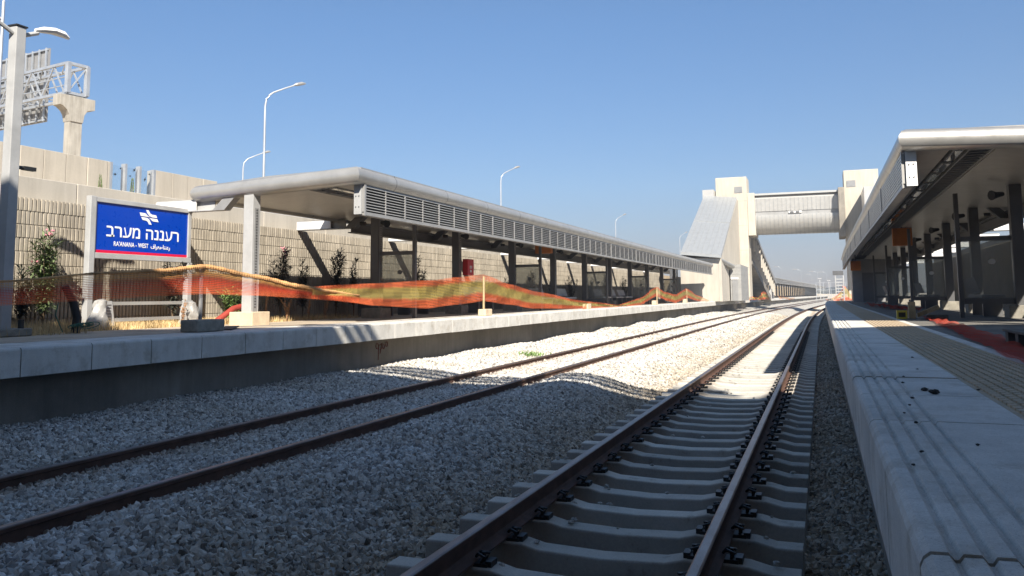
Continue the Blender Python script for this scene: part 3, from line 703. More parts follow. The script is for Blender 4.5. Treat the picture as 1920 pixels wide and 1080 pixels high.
# emblem: two interlocking swept arrows
lp([(.462, .125), (.528, .125), (.555, .175), (.585, .20), (.44, .20)])
def em(flip):
    o_ = []
    base = [(.438, .125), (.518, .130), (.498, .045), (.530, .045), (.545, .10), (.575, .150), (.625, .165), (.640, .235), (.560, .225), (.535, .200), (.515, .195), (.452, .185)]
    return base
lg = MB(False)
A = [(.438, .115), (.500, .115), (.525, .150), (.560, .180), (.600, .192), (.455, .185)]
lp([(.440, .110), (.505, .118), (.530, .165), (.562, .188), (.452, .182)])
lp([(.508, .045), (.536, .045), (.556, .110), (.580, .130), (.622, .135), (.634, .190), (.575, .188), (.545, .160), (.525, .115)])
lp([(.456, .203), (.520, .208), (.545, .235), (.560, .290), (.575, .345), (.545, .345), (.535, .300), (.515, .270), (.475, .262)])
lp([(.538, .207), (.636, .212), (.652, .275), (.590, .272), (.572, .250), (.556, .222)])
T.part('emblem', lg, M['letter'], parent=pn)
def text(body, u, v_, size, off, sxs=1.0, al='CENTER', sp=1.0):
    c = bpy.data.curves.new('lettering', 'FONT'); c.body = body; c.size = size; c.align_x = al; c.offset = off; c.extrude = .001; c.space_character = sp; c.materials.append(M['letter'])
    o_ = bpy.data.objects.new('lettering', c); COL.objects.link(o_); o_.parent = pn
    p_ = Vector(S(u, v_))-Vector(T.loc); o_.matrix_local = Matrix(((0, 0, 1, p_.x+.001), (sxs, 0, 0, p_.y), (0, 1, 0, p_.z), (0, 0, 0, 1)))
    bpy.context.view_layer.update(); dg = bpy.context.evaluated_depsgraph_get(); me_ = bpy.data.meshes.new_from_object(o_.evaluated_get(dg)); mw = o_.matrix_local.copy()
    bpy.data.objects.remove(o_); o_ = bpy.data.objects.new('lettering', me_); COL.objects.link(o_); o_.parent = pn; o_.matrix_local = mw
    return o_
text(''.join(reversed('רעננה מערב')), .505, .66, .335, .004, 1.12)
text("RA'ANANA - WEST", .365, .845, .125, .0018, .80, sp=1.06)
text('\uFE8B\uFE8D'[::-1] if False else ''.join(reversed('\uFEAD\uFECB\uFEE8\uFEE8\uFE8E-\uFEE3\uFECC\uFEAE\uFE8D\uFED1')), .685, .85, .125, .002, .9)

# ------------------------------------------------------------------ left platform furniture
T = Thing('lamp_mast', 'square grey mast with twin lamp heads at the left edge', 'lamp mast', (-11.7, 9.2, 1))
b = MB(False); b.box(-11.785, -11.615, 9.115, 9.285, 1, 5.83); T.part('mast', b, M['greysteel'], bevel=.01)
b = MB(False); b.box(-11.80, -11.60, 9.10, 9.30, 5.832, 5.855); T.part('cap', b, M['black'])
b = MB(False); b.box(-12.0, -11.42, 8.9, 9.5, 1.0, 1.12); T.part('footing', b, M['stone'], bevel=.02)
b = MB(False); b.box(-11.5, -11.44, 9.3, 9.36, 1.12, 1.25); T.part('cable_box', b, M['black'])
for sg in (1, -1):
    b = MB(False); b.tube([(-11.7, 9.2+sg*.08, 5.72), (-11.7+sg*.02, 9.2+sg*.34, 5.84)], .035, 8); a_ = T.part('arm', b, M['greysteel'])
    b = MB(False); h = [(.30, 0, .0), (.42, .075, .03), (.62, .10, .065), (.82, .07, .06), (.92, .02, .03)]
    n0 = len(b.v)
    for (d_, w_, z_) in h:
        for (e, zz) in ((-1, 0), (-.6, .055), (.6, .055), (1, 0), (.6, -.035), (-.6, -.035)):
            b.p(-11.7+sg*(d_*.08)+e*max(w_, .03)*-.99*sg, 9.2+sg*d_*.95+e*max(w_, .03)*.08*sg, 5.87+z_+zz*(1 if w_ > .03 else .5))
    for i in range(len(h)-1):
        for j in range(6): p_ = n0+i*6+j; q_ = n0+i*6+(j+1) % 6; b.f.append([p_, q_, q_+6, p_+6])
    b.f.append([n0+j for j in range(6)][::-1]); b.f.append([n0+(len(h)-1)*6+j for j in range(6)])
    T.part('lamp_head', b, M['white'], parent=a_, smooth=40)
b = MB(False); b.tube([(-11.7, 9.31, 3.62), (-11.7, 9.42, 3.62)], .03, 8); b.box(-11.74, -11.66, 9.41, 9.62, 3.59, 3.65); T.part('camera', b, M['black'])

# bench frame and wrapped posts near the sign
T = Thing('metal_bench', 'grey metal bench frame with slotted end plates below the station sign', 'bench', (-12.55, 13, 1))
for z_, n_ in ((1.44, 'backrest'), (1.13, 'seat_rail')):
    b = MB(False); b.box(-12.6, -12.55, 11.95, 13.95, z_, z_+.065); T.part(n_, b, M['panelgrey'])
for y in (11.72, 13.86):
    b = MB(False); b.extr([(-12.53, y, 1.0), (-12.53, y+.44, 1.06), (-12.53, y+.36, 1.52), (-12.53, y+.10, 1.52)], (-.05, 0, 0)); e_ = T.part('end_plate', b, M['greysteel'])
    b = MB(False)
    for k in range(6): b.box(-12.528, -12.525, y+.24, y+.34, 1.16+k*.055, 1.18+k*.055)
    T.part('slot', b, M['darksteel'], parent=e_)
def bag(x, y, h, lean, label):
    b = MB(False); n = 20; m_ = 16; random.seed(int(y*10))
    ph = [random.uniform(0, 6.28) for _ in range(6)]
    for j in range(m_+1):
        t_ = j/m_; w_ = .20*(1-.50*t_)*(1 if j < m_ else .3)*(1+.12*math.sin(t_*9+ph[0]))
        for i in range(n):
            a = 2*math.pi*i/n; k = w_*(1+.13*math.sin(3*a+ph[1]+t_*5)+.08*math.sin(7*a+ph[2]-t_*8)+.05*math.sin(11*a+t_*17))
            b.p(x+k*.8*math.cos(a), y+lean*t_+k*math.sin(a), 1.0+h*t_)
    for j in range(m_):
        for i in range(n): a_ = j*n+i; c_ = j*n+(i+1) % n; b.f.append([a_, c_, c_+n, a_+n])
    b.f.append([m_*n+i for i in range(n)])
    one('plastic_wrap', b, M['plastic'], label, 'plastic wrap', (x, y, 1), 'wrapped sign post feet', smooth=50)
m, nt, d = newmat('milky plastic film'); d.inputs['Base Color'].default_value = (.40, .39, .37, 1); d.inputs['Roughness'].default_value = .25; d.inputs['Alpha'].default_value = .8
nz = noise(nt, 14, 6, .7, coords(nt)); bump(nt, nz.outputs[0], d, .6, .02); M['plastic'] = m
bag(-12.45, 11.62, .56, .14, 'crumpled milky plastic wrap at the left foot of the station sign')
bag(-12.45, 14.18, .50, -.10, 'crumpled milky plastic wrap at the right foot of the station sign')
random.seed(11)
b = MB(False); b.box(-9.98, -9.62, 11.05, 11.72, 1.0, 1.20)
one('stone_block', b, M['stone'], 'rough grey stone block lying on the left platform in front of the net', 'stone', (-9.8, 11.3, 1), bevel=.02)
b = MB(False); b.extr([(-9.9, 12.0, 1.0), (-9.7, 12.0, 1.0), (-10.3, 12.95, 1.02), (-10.5, 12.8, 1.02)], (0, 0, .02))
one('cardboard_scrap', b, M['oldwood'], 'dark flat scrap of board lying beside the rough stone block', 'board scrap', (-10, 12.4, 1))
b = MB(False); b.tube([(-11.6, 10.45, 1.0), (-11.6, 10.47, 1.25), (-11.62, 10.40, 1.5), (-11.66, 10.25, 1.78)], [.075, .07, .065, .06], 10)
one('black_pipe', b, M['black'], 'black flexible pipe standing up out of the ground behind the net', 'pipe', (-11.6, 10.45, 1), smooth=50)
b = MB(False)
for k in range(5):
    c_ = (-11.55+random.uniform(-.08, .08), 10.5+random.uniform(-.1, .1)); rr_ = random.uniform(.14, .24); tl_ = random.uniform(-.5, .5)
    b.tube([(c_[0]+.5*rr_*math.cos(a*.5), c_[1]+rr_*math.sin(a*.5), 1.12+rr_*.55*math.cos(a*.5)*(.4+tl_)) for a in range(14)], .008, 5)
b.tube([(-11.6, 10.2, 1.02), (-11.6, 10.05, 1.3), (-11.6, 10.1, 1.55), (-11.6, 9.98, 1.62)], .009, 5)
one('green_hose', b, M['greenwire'], 'tangled green hose coiled around the foot of the black pipe', 'hose', (-11.55, 10.5, 1))
b = MB(False); b.tube([(-12.2, 14.45, 1.0), (-12.15, 14.8, 1.20), (-12.1, 15.0, 1.33), (-12.1, 15.35, 1.38)], .065, 10); 
one('red_pipe', b, M['redpipe'], 'bent red plastic pipe sticking out beside the first footing', 'pipe', (-12.15, 14.8, 1), smooth=50)

# ------------------------------------------------------------------ netting
def net(name, pts, label, cat_, mat, v0=0., wav=.03, nseg=6, nv=8, flat=False):
    b = MB(False); P = []
    for (a, c) in zip(pts, pts[1:]):
        for k in range(nseg):
            t_ = k/nseg; t2 = t_*t_*(3-2*t_)*.5+t_*.5; P.append([a[i]+(c[i]-a[i])*(t_ if i in (0, 1) else t2) for i in range(len(a))])
    P.append(list(pts[-1])); s_ = 0; last = None; rows = []
    for p_ in P:
        if last: s_ += math.dist(p_[:2], last[:2])
        last = p_; row = []
        for j in range(nv+1):
            v_ = j/nv
            if flat: row.append(((p_[0]+p_[3]*(v_-.5)), p_[1]+p_[4]*(v_-.5), p_[2]+.012+wav*abs(math.sin(s_*2.3+v_*5)+.6*math.sin(s_*5.1-v_*8)), s_, v_))
            else:
                w_ = wav*(math.sin(s_*1.9+v_*4)+.7*math.sin(s_*4.3-v_*7))
                row.append((p_[0]+w_, p_[1], p_[2]+(p_[3]-p_[2])*v_, s_, v_))
        rows.append(row)
    for ra_, rb_ in zip(rows, rows[1:]):
        for j in range(nv):
            q = [ra_[j], rb_[j], rb_[j+1], ra_[j+1]]
            b.quad(*[x[:3] for x in q], uv=[(x[3], x[4]) for x in q])
    return b
def atx(X, y, a, c):
    k = X/-9.9; return (X, y*k, 1.54+(a-1.54)*k, 1.54+(c-1.54)*k)
NB1 = [atx(*q) for q in ((-10.9, 6.6, 1.40, 1.72), (-10.8, 7.72, 1.48, 1.79), (-10.7, 9.42, 1.55, 1.94), (-10.6, 10.48, 1.60, 2.00), (-10.5, 11.49, 1.63, 2.10), (-10.1, 12.89, 1.60, 1.95), (-9.6, 14.25, 1.55, 1.79), (-9.35, 15.2, 1.50, 1.70), (-9.2, 16.6, 1.42, 1.60))]
b = net('n', NB1, '', '', None, wav=.012)
T = Thing('safety_net', 'orange plastic net rolled into a rope strung low past the station sign', 'safety net', (-9.9, 11.5, 1), 'orange nets along the left platform')
T.part('net_sheet', b, M['net2'], smooth=80)
for nm, zo, c_ in (('rolled_edge', 1.0, TAN),):
    m = paint('tan rolled netting', (.50, .27, .11), .85, 0, .2, .3); M['tan'] = m
    b = MB(False); pth = []
    for (a, c) in zip(NB1, NB1[1:]):
        for k in range(40):
            t_ = k/40; t2 = t_*t_*(3-2*t_)*.5+t_*.5; pth.append((a[0]+(c[0]-a[0])*t_+.02, a[1]+(c[1]-a[1])*t_, a[3]+(c[3]-a[3])*t2))
    b.tube(pth, [(.014+.022*max(0, min(1, (p_[1]-9.6)/2.2))*max(0, min(1, (15.6-p_[1])/2.0)))*(1+.22*(i % 2)+.12*math.sin(i*.7)) for i, p_ in enumerate(pth)], 8); T.part('rolled_edge', b, m)
b = MB(False); b.bar((-10.56, 12.19, 1.0), (-10.56, 12.19, 2.10), .045); T.part('post', b, M['midsteel'])
NB2 = [atx(*q) for q in ((-9.45, 14.7, 1.53, 1.78), (-9.25, 15.85, 1.48, 1.83), (-9.1, 17.24, 1.36, 1.88), (-9.1, 20.08, 1.25, 1.99), (-9.12, 22.18, 1.33, 2.12), (-9.15, 24.02, 1.42, 2.24), (-9.12, 26.4, 1.27, 1.97), (-9.1, 28.89, 1.10, 1.73), (-9.1, 36.28, .98, 1.30), (-9.1, 42.57, .96, 1.08), (-9.1, 48.05, 1.0, 1.40), (-9.15, 53.16, 1.50, 2.10), (-9.12, 56.5, 1.2, 1.75), (-9.1, 60.34, 1.0, 1.60), (-9.15, 65.19, 1.35, 2.08), (-9.1, 71, 1.05, 1.5), (-9.1, 77.5, .97, 1.1))]
NB2 = [(x+bo(y), y, a, c) for x, y, a, c in NB2]
b = net('n', NB2, '', '', None, wav=.028, nv=12)
T = Thing('safety_net', 'long sagging orange and yellow net strung under the left canopy edge', 'safety net', (-9.9, 24, 1), 'orange nets along the left platform')
T.part('net_sheet', b, M['net1'], smooth=80)
for y, h in ((22.2, 2.13), (49.1, 2.02), (60.2, 2.00)):
    b = MB(); b.bar((-9.12, y, 1.15), (-9.12, y+.02, h), .045); T.part('post', b, M['wood'])
for i, (y, lb) in enumerate(((22.4, 'sandy concrete block weighting the tallest net post'), (33.6, 'sandy block holding the slack net down on the left platform'), (48.6, 'rubble block at the foot of the second net peak'), (59.6, 'rubble block at the foot of the farthest net peak'))):
    b = MB(); s_ = .26 if i < 2 else .34; b.box(-9.28, -9.04, y-s_, y+s_, .999, 1.19+.03*i); one('concrete_block', b, M['footing'], lb, 'concrete block', (-9.15, y, 1), 'blocks weighting the net posts', bevel=.02)
# net lying on the right platform
RN = [(2.26, 20.6, 1.0, .3, -.1), (2.15, 18.9, 1.0, .36, .2), (2.08, 17.3, 1.0, .28, .2), (2.0, 15.5, 1.0, .40, .2), (1.88, 13.2, 1.0, .34, .2), (1.78, 11.2, 1.0, .42, .2), (1.66, 9.3, 1.0, .34, .3), (1.58, 7.6, 1.0, .40, .3), (1.5, 5.5, 1.0, .44, .3)]
b = net('n', RN, '', '', None, wav=.022, nseg=14, nv=14, flat=True)
one('fallen_net', b, M['net3'], 'crumpled red orange net lying along the right platform paving', 'safety net', (2, 14, 1), smooth=80)
RN = [(2.6, 27, 1.0, .4, -.1), (2.4, 31, 1.0, .55, .2), (2.3, 36, 1.0, .5, .2), (2.1, 42, 1.0, .5, .2)]
b = net('n', RN, '', '', None, wav=.09, flat=True)
one('fallen_net', b, M['net3'], 'second heap of red net lying farther along under the right canopy', 'safety net', (2.4, 31, 1), smooth=80)

# ------------------------------------------------------------------ left canopy fittings
T = Thing('fire_hose_box', 'red fire equipment box hanging on the third column of the left canopy', 'fire box', (-11.25, 25.4, 2.3))
b = MB(False); b.box(-11.12, -10.93, 25.22, 25.75, 2.26, 2.80); T.part('box', b, M['red'], bevel=.02)
b = MB(False); b.box(-10.929, -10.926, 25.40, 25.44, 2.48, 2.58); b.box(-10.929, -10.926, 25.47, 25.50, 2.48, 2.58); b.box(-10.929, -10.926, 25.53, 25.58, 2.48, 2.58); b.box(-10.929, -10.926, 25.42, 25.54, 2.36, 2.44); T.part('marking', b, M['letter'])
b = MB(); b.box(-9.45, -9.0, 129.0, 129.1, 1.9, 3.3); one('red_banner', b, M['red'], 'small red banner hanging at the near end of the far canopy', 'banner', (-9.2, 129, 1.9))
def hangbox(x0, x1, y0, y1, z0, z1, label):
    T = Thing('covered_display', label, 'display', ((x0+x1)/2, y0, z0), 'orange covered displays under the canopies')
    b = MB(); b.box(x0, x1, y0, y1, z0, z1); T.part('cover', b, M['orangebox'], bevel=.01)
    b = MB(); b.box((x0+x1)/2-.03, (x0+x1)/2+.03, (y0+y1)/2-.03, (y0+y1)/2+.03, z1, z1+.4); T.part('hanger', b, M['darksteel'])
hangbox(-10.6, -9.95, 31.2, 31.5, 3.25, 3.75, 'orange covered display hanging under the left canopy')
hangbox(2.55, 3.2, 33.2, 33.5, 3.28, 3.92, 'larger orange covered display hanging under the right canopy')
hangbox(1.75, 2.35, 56.5, 56.8, 3.0, 3.6, 'small far orange covered display near the end of the right canopy')
def bench(x, y, L_, label, mat='midsteel', wrap=False, ang=0):
    T = Thing('platform_bench', label, 'bench', (x, y, 1), 'benches under the canopies')
    b = MB(); b.box(x-.24, x+.24, y-L_/2, y+L_/2, 1.42, 1.50); T.part('seat', b, M['cloth' if wrap else mat], bevel=.02)
    b = MB(); b.extr([(x-.26, y-L_/2, 1.55), (x-.22, y-L_/2, 1.55), (x-.34, y-L_/2, 1.90), (x-.38, y-L_/2, 1.90)], (0, L_, 0)); T.part('backrest', b, M['cloth' if wrap else mat])
    for s_ in (-1, 1):
        b = MB(); b.box(x-.2, x+.2, y+s_*(L_/2-.25)-.04, y+s_*(L_/2-.25)+.04, 1.0, 1.42); T.part('leg', b, M['darksteel'])
for i, (y, wr) in enumerate(((21.6, False), (24.0, False), (27.0, True), (34, True), (37.5, True), (44.5, True), (47.5, True), (50, True))):
    w_ = ['closest to the first glass screen', 'between the second and third columns', 'just past the red fire box', 'half hidden behind the sagging net', 'where the net touches the ground', 'before the first net peak', 'seen just left of the second net peak', 'farthest along'][i]
    bench(-11.2 if wr else -12.3, y, 1.8, ('white wrapped' if wr else 'grey')+' bench under the left canopy, '+w_, 'midsteel', wr)
for i, (x, y) in enumerate(((3.7, 22.6), (4.9, 19.5), (3.6, 33.0), (3.3, 45.0))):
    w_ = ['behind the nearest glass screen', 'at the right edge near the sunlit soil', 'behind the second glass screen', 'behind the third glass screen'][i]
    bench(x, y, 1.9, 'dark bench under the right canopy, '+w_, 'darksteel')

# ------------------------------------------------------------------ plants
def oleander(x, y, h, n, label, mat='leaf', flowers=0, spread=.28, ll=.25):
    T = Thing('oleander', label, 'shrub', (x, y, 1), 'oleander shrubs in front of the wall')
    sm_ = MB(); lf = MB(); fl = MB()
    for k in range(n):
        a = random.uniform(0, 6.28); sp_ = random.uniform(.2, 1)*spread; hh = h*random.uniform(.6, 1)
        if k == 0: hh = h
        pts = [(x+sp_*math.cos(a)*t_**1.3, y+sp_*math.sin(a)*t_**1.3, 1+hh*t_) for t_ in (0, .25, .5, .75, 1)]
        sm_.tube(pts, [.012, .010, .009, .007, .004], 5)
        m_ = int(hh/.05)
        for j in range(m_):
            t_ = .28+.72*j/m_; p_ = Vector((x+sp_*math.cos(a)*t_**1.3, y+sp_*math.sin(a)*t_**1.3, 1+hh*t_))
            for q in range(4):
                an = random.uniform(0, 6.28); up = random.uniform(-.35, .95); L_ = ll*random.uniform(.6, 1.25)
                d_ = Vector((math.cos(an), math.sin(an), up)).normalized(); s_ = d_.cross(Vector((0, 0, 1))).normalized()*.017
                m1 = p_+d_*L_*.5+Vector((0, 0, .015)); e = p_+d_*L_-Vector((0, 0, .02))
                i0 = [lf.p(*p_), lf.p(*(m1+s_)), lf.p(*e), lf.p(*(m1-s_))]; lf.f.append(i0)
        if k < flowers:
            for q in range(10):
                c_ = Vector(pts[-1])+Vector((random.uniform(-.07, .07), random.uniform(-.07, .07), random.uniform(-.08, .05)))
                fl.ball(tuple(c_), .02, 6, 4, noise=.4)
    T.part('stem', sm_, M['stem']); T.part('foliage', lf, M[mat])
    if flowers: T.part('flower', fl, M['flower'])
PL = [(-13.3, 11.25, 1.8, 15, 'tall green oleander with a few pink flowers left of the station sign', 'leaf', 1, .30),
 (-13.4, 10.85, 1.2, 6, 'dark oleander leaning at the left of the tall green one', 'leafdark', 1, .3),
 (-13.2, 14.4, 1.4, 6, 'dark oleander mostly hidden behind the right end of the station sign', 'leafdark', 0, .3),
 (-12.9, 15.9, .78, 12, 'low bright green oleander beside the first white column', 'leafgreen', 0, .35),
 (-13.3, 18.35, 1.85, 7, 'dark flowering oleander left of a pair, above the net', 'leafdark', 3, .3),
 (-13.3, 19.35, 1.6, 7, 'dark oleander with upright feathery leaves, right of the flowering one', 'leafdark', 0, .25),
 (-13.3, 21.0, 1.95, 7, 'tall dark oleander in the beam shadow before the second column', 'leafdark', 0, .22),
 (-13.3, 22.0, 1.75, 5, 'slim dark oleander next to the tall one before the second column', 'leafdark', 0, .25),
 (-13.3, 26.4, 1.95, 7, 'dark oleander seen between the glass screen and the red box', 'leafdark', 0, .22),
 (-13.3, 35.6, 1.5, 5, 'dark oleander behind the tallest net post', 'leafdark', 0, .3),
 (-13.3, 39.0, 1.8, 8, 'bushy dark oleander left of the orange display', 'leafdark', 0, .5),
 (-13.3, 42.0, 1.4, 6, 'dark oleander right of the orange display', 'leafdark', 0, .4),
 (-13.3, 45.5, 1.7, 7, 'dark oleander beyond the fifth column', 'leafdark', 0, .4),
 (-13.3, 49.5, 1.8, 7, 'dark oleander under the far louvers', 'leafdark', 0, .5),
 (-13.3, 53.5, 2.1, 7, 'tall dark oleander farther along the wall', 'leafdark', 0, .5),
 (-13.3, 58.5, 1.9, 7, 'second to last dark oleander along the wall', 'leafdark', 0, .5),
 (-13.3, 64.5, 2.0, 7, 'last dark oleander before the stair tower', 'leafdark', 0, .5)]
for (x, y, h, n, lb, mt, fl_, sp_) in PL: oleander(x, y, h, n, lb, mt, fl_, sp_)
def tuft(x, y, h, lb, n=5):
    T = Thing('dry_weed', lb, 'weed', (x, y, 1), 'dry weeds on the soil strip'); b = MB()
    for k in range(n):
        a = random.uniform(0, 6.28); l_ = random.uniform(.05, .3)*h; hh = h*random.uniform(.6, 1)
        pts = [(x+l_*t_*t_*math.cos(a), y+l_*t_*t_*math.sin(a), 1+hh*t_) for t_ in (0, .3, .6, .85, 1)]
        b.tube(pts, [.008, .007, .006, .005, .003], 4)
        for j in range(16):
            t_ = random.uniform(.2, 1); c_ = (x+l_*t_*t_*math.cos(a)+random.uniform(-.03, .03), y+l_*t_*t_*math.sin(a)+random.uniform(-.03, .03), 1+hh*t_); b.ball(c_, .014, 5, 3, noise=.6)
    T.part('dry_stalk', b, M['dryplant'])
tuft(-12.3, 16.4, .95, 'tall dry stalk standing right of the first footing', 3); tuft(-12.2, 17.1, .7, 'dry brown weed between the first two columns'); tuft(-12.2, 18.0, .9, 'curled dry weed tallest of those between the columns', 4)
tuft(-12.3, 18.9, .55, 'small dry weed nearest the second column'); tuft(-12.3, 13.7, .6, 'dark dry weed leaning at the right bench end', 4)
b = MB()
for k in range(15000):
    y = random.choice((random.uniform(6.8, 13.5), random.uniform(6.8, 13.5), random.uniform(12.5, 17), random.uniform(13, 20.5)))
    x = random.uniform(-13.7, -12.05) if y > 10.5 else random.uniform(-13.7, -11.4)
    x += .0; h = random.uniform(.04, .20)*(1.3 if y < 12 else .9); a = random.uniform(0, 6.28); l_ = random.uniform(0, .12); s_ = .006
    i0 = [b.p(x-s_*math.sin(a), y+s_*math.cos(a), .98), b.p(x+s_*math.sin(a), y-s_*math.cos(a), .98), b.p(x+l_*math.cos(a), y+l_*math.sin(a), .98+h)]; b.f.append(i0)
one('dry_grass', b, M['straw'], 'dry straw coloured grass along the foot of the ribbed wall', 'grass', (-12.8, 12, 1), kind='stuff')
# cypress tips peeking over the wall, weed on the ballast
for (x, y, z, lb) in ((-16.4, 15.3, 4.45, 'small cypress tip in front of the noise barrier panel'), (-16.4, 16.3, 4.50, 'small cypress tip in front of the glazed gap')):
    T = Thing('cypress', lb, 'shrub', (x, y, 3.5), 'cypress tips over the wall'); b = MB(False)
    for k in range(420):
        t_ = random.random(); r_ = .10*(1-t_)+.01; a = random.uniform(0, 6.28); c_ = (x+r_*math.cos(a)*random.random(), y+r_*math.sin(a), 3.5+(z-3.4)*t_); 
        b.poly([c_, (c_[0]+.02*math.cos(a), c_[1]+.02*math.sin(a), c_[2]+.02), (c_[0]+.01*math.cos(a), c_[1]+.012*math.sin(a), c_[2]+.07)])
    T.part('crown', b, M['leaf']); b = MB(False); b.tube([(x, y, 3.4), (x, y, z-.1)], .012, 5); T.part('trunk', b, M['stem'])
T = Thing('ballast_weed', 'small bright green weed growing in the ballast beside the far rail', 'weed', (-7.5, 21.6, 0)); b = MB()
for k in range(90):
    x, y = -7.45+random.gauss(0, .12), 21.5+random.gauss(0, .28); a = random.uniform(0, 6.28); z = hz(x, y)
    b.poly([(x, y, z), (x+.05*math.cos(a), y+.05*math.sin(a), z+.10), (x+.07*math.cos(a+.5), y+.07*math.sin(a+.5), z+.06)])
T.part('foliage', b, M['leafgreen'])

# ------------------------------------------------------------------ right platform small things
b = MB(False); x0, y0 = 1.50, 19.5
T = Thing('level_box', 'small yellow plastic box standing near the platform edge in the sun', 'box', (1.6, 19.6, 1))
for q in ((x0, x0+.2, y0, y0+.2, 1.0, 1.04), (x0, x0+.2, y0, y0+.2, 1.14, 1.18), (x0, x0+.03, y0, y0+.2, 1.04, 1.14), (x0+.17, x0+.2, y0, y0+.2, 1.04, 1.14)): b.box(*q)
T.part('shell', b, M['yellow']); b = MB(False); b.box(x0+.03, x0+.17, y0+.15, y0+.19, 1.04, 1.14); T.part('back', b, M['darksteel'])
b = MB(False); b.box(1.76, 1.90, 19.9, 20.03, 1.0, 1.36); one('wood_block', b, M['wood'], 'upright wooden block beside the yellow box', 'wood', (1.8, 20, 1), bevel=.006)
b = MB(False); b.extr([(1.95, 20.1, 1.02), (1.95, 20.1, 1.11), (2.38, 20.2, 1.29), (2.42, 20.2, 1.20)], (0, .12, 0)); one('wood_plank', b, M['wood'], 'short wooden plank leaning beside the upright block', 'wood', (2.1, 20.1, 1))
b = MB(False); b.box(2.05, 2.45, 19.3, 19.45, 1.0, 1.09); one('wood_offcut', b, M['oldwood'], 'dark wooden offcut lying by the end of the red net', 'wood', (2.2, 19.4, 1))
T = Thing('pallet', 'dark weathered wooden pallet at the right edge of the platform', 'pallet', (2.4, 9.9, 1))
b = MB(False)
for k in range(6): b.box(1.82+k*.20, 1.96+k*.20, 9.2, 10.3, 1.128, 1.152)
T.part('deck_board', b, M['oldwood'])
for y in (9.22, 9.7, 10.18):
    b = MB(False)
    for k in range(3): b.box(1.84+k*.46, 1.98+k*.46, y-.05, y+.09, 1.0, 1.127)
    T.part('block', b, M['oldwood'])
cl_ = [(.42, 4.8), (.55, 5.05), (.52, 5.2), (.38, 4.5), (.8, 5.3), (.35, 3.9), (.30, 3.2), (.62, 6.6), (.48, 6.0), (.44, 5.6), (.7, 7.8), (.5, 3.4), (.25, 2.95), (.6, 3.1), (.33, 4.2)]
for i, (x, y) in enumerate(cl_):
    b = MB(False); s_ = .022 if i == 1 else (.016 if i == 2 else random.uniform(.004, .009)); random.seed(i)
    b.ball((x, y, 1.0+s_*.4), s_, 7, 5, 1.3, 1, .6, noise=.7)
    one('dirt_clod', b, M['dirt'], 'largest dark dirt clod on the right platform slabs' if i == 1 else ('dark dirt clod touching the largest one' if i == 2 else 'tiny dark dirt crumb on the right platform slabs'), 'dirt clod', (x, y, 1), 'dirt crumbs on the right platform')
random.seed(5)

# ------------------------------------------------------------------ street lamps on the road behind the barrier
def street_lamp(x, y, h, lb, rx=1.0, ry=.3, top=1.0):
    T = Thing('street_lamp', lb, 'street lamp', (x-bo(y), y, 3.4), 'street lamps along the road behind the left wall')
    b = MB(False); b.tube([(x, y, 3.4), (x, y, h-1.15), (x+.05*rx, y+.05*ry, h-.85), (x+.16*rx, y+.16*ry, h-.66), (x+.34*rx, y+.34*ry, h-.50), (x+.9*rx, y+.9*ry, h-.22), (x+1.3*rx, y+1.3*ry, h-.04)], [.06, .045, .042, .04, .036, .03, .03], 8)
    T.part('pole', b, M['galv'], smooth=60)
    b = MB(False); b.tube([(x+1.25*rx, y+1.25*ry, h-.05), (x+1.4*rx, y+1.4*ry, h+.01), (x+1.65*rx, y+1.65*ry, h+.09), (x+1.8*rx, y+1.8*ry, h+.11)], [.03, .075, .075, .03], 8); T.part('lamp_head', b, M['midsteel'])
for (x, y, h, lb, rx, ry) in ((-22, 29, 10.9, 'tall curved street lamp right above the front of the left canopy', .55, .83), (-35, 44, 11.2, 'smaller street lamp left of the tall one behind the left canopy', .55, .83), (-22, 57, 11.25, 'street lamp above the middle of the left canopy', .55, .83),
    (-22.5, 96, 11.2, 'street lamp above the far half of the left canopy', .55, .83), (-20, 128, 11.2, 'street lamp just left of the stair roof', .55, .83), (-22, 16.8, 11.1, 'thin curved street lamp pole at the very left edge', -.8, .6)):
    street_lamp(x, y, h, lb, rx, ry)
for i, (x, y, z) in enumerate(((-14.5, 300, 11.1), (-8.27, 300, 10.1), (-3.0, 300, 9.3), (-.1, 300, 9.0), (-6, 420, 11))):
    T = Thing('street_lamp', ['far hazy street lamp above the roof end beyond the footbridge', 'far hazy street lamp second from the left beyond the bridge', 'far hazy street lamp in the open gap under the bridge', 'far hazy street lamp near the right canopy end', 'farthest hazy street lamp over the horizon'][i], 'street lamp', (x-bo(y), y, 0), 'far street lamps beyond the bridge')
    b = MB(False); b.tube([(x+2.2, y, 0), (x+2.2, y, z-.5), (x+1.0, y, z)], .03, 6); T.part('pole', b, M['galv']); b = MB(False); b.box(x-.4, x+1.0, y-.2, y+.2, z-.1, z+.1); T.part('lamp_head', b, M['midsteel'])
for i, (x, y, z) in enumerate(((-.15, 260, 6.0), (2.3, 260, 5.4))):
    T = Thing('floodlight_pole', ['white headed light pole left of a pair beyond the far canopy', 'white headed light pole right of a pair beyond the far canopy'][i], 'light pole', (x-bo(y), y, 0), 'light poles beyond the far canopy')
    b = MB(False); b.box(x-.1, x+.1, y-.1, y+.1, 0, z); T.part('pole', b, M['greysteel']); b = MB(False); b.box(x-.5, x+.5, y-.3, y+.3, z, z+.22); T.part('lamp_head', b, M['greysteel'])

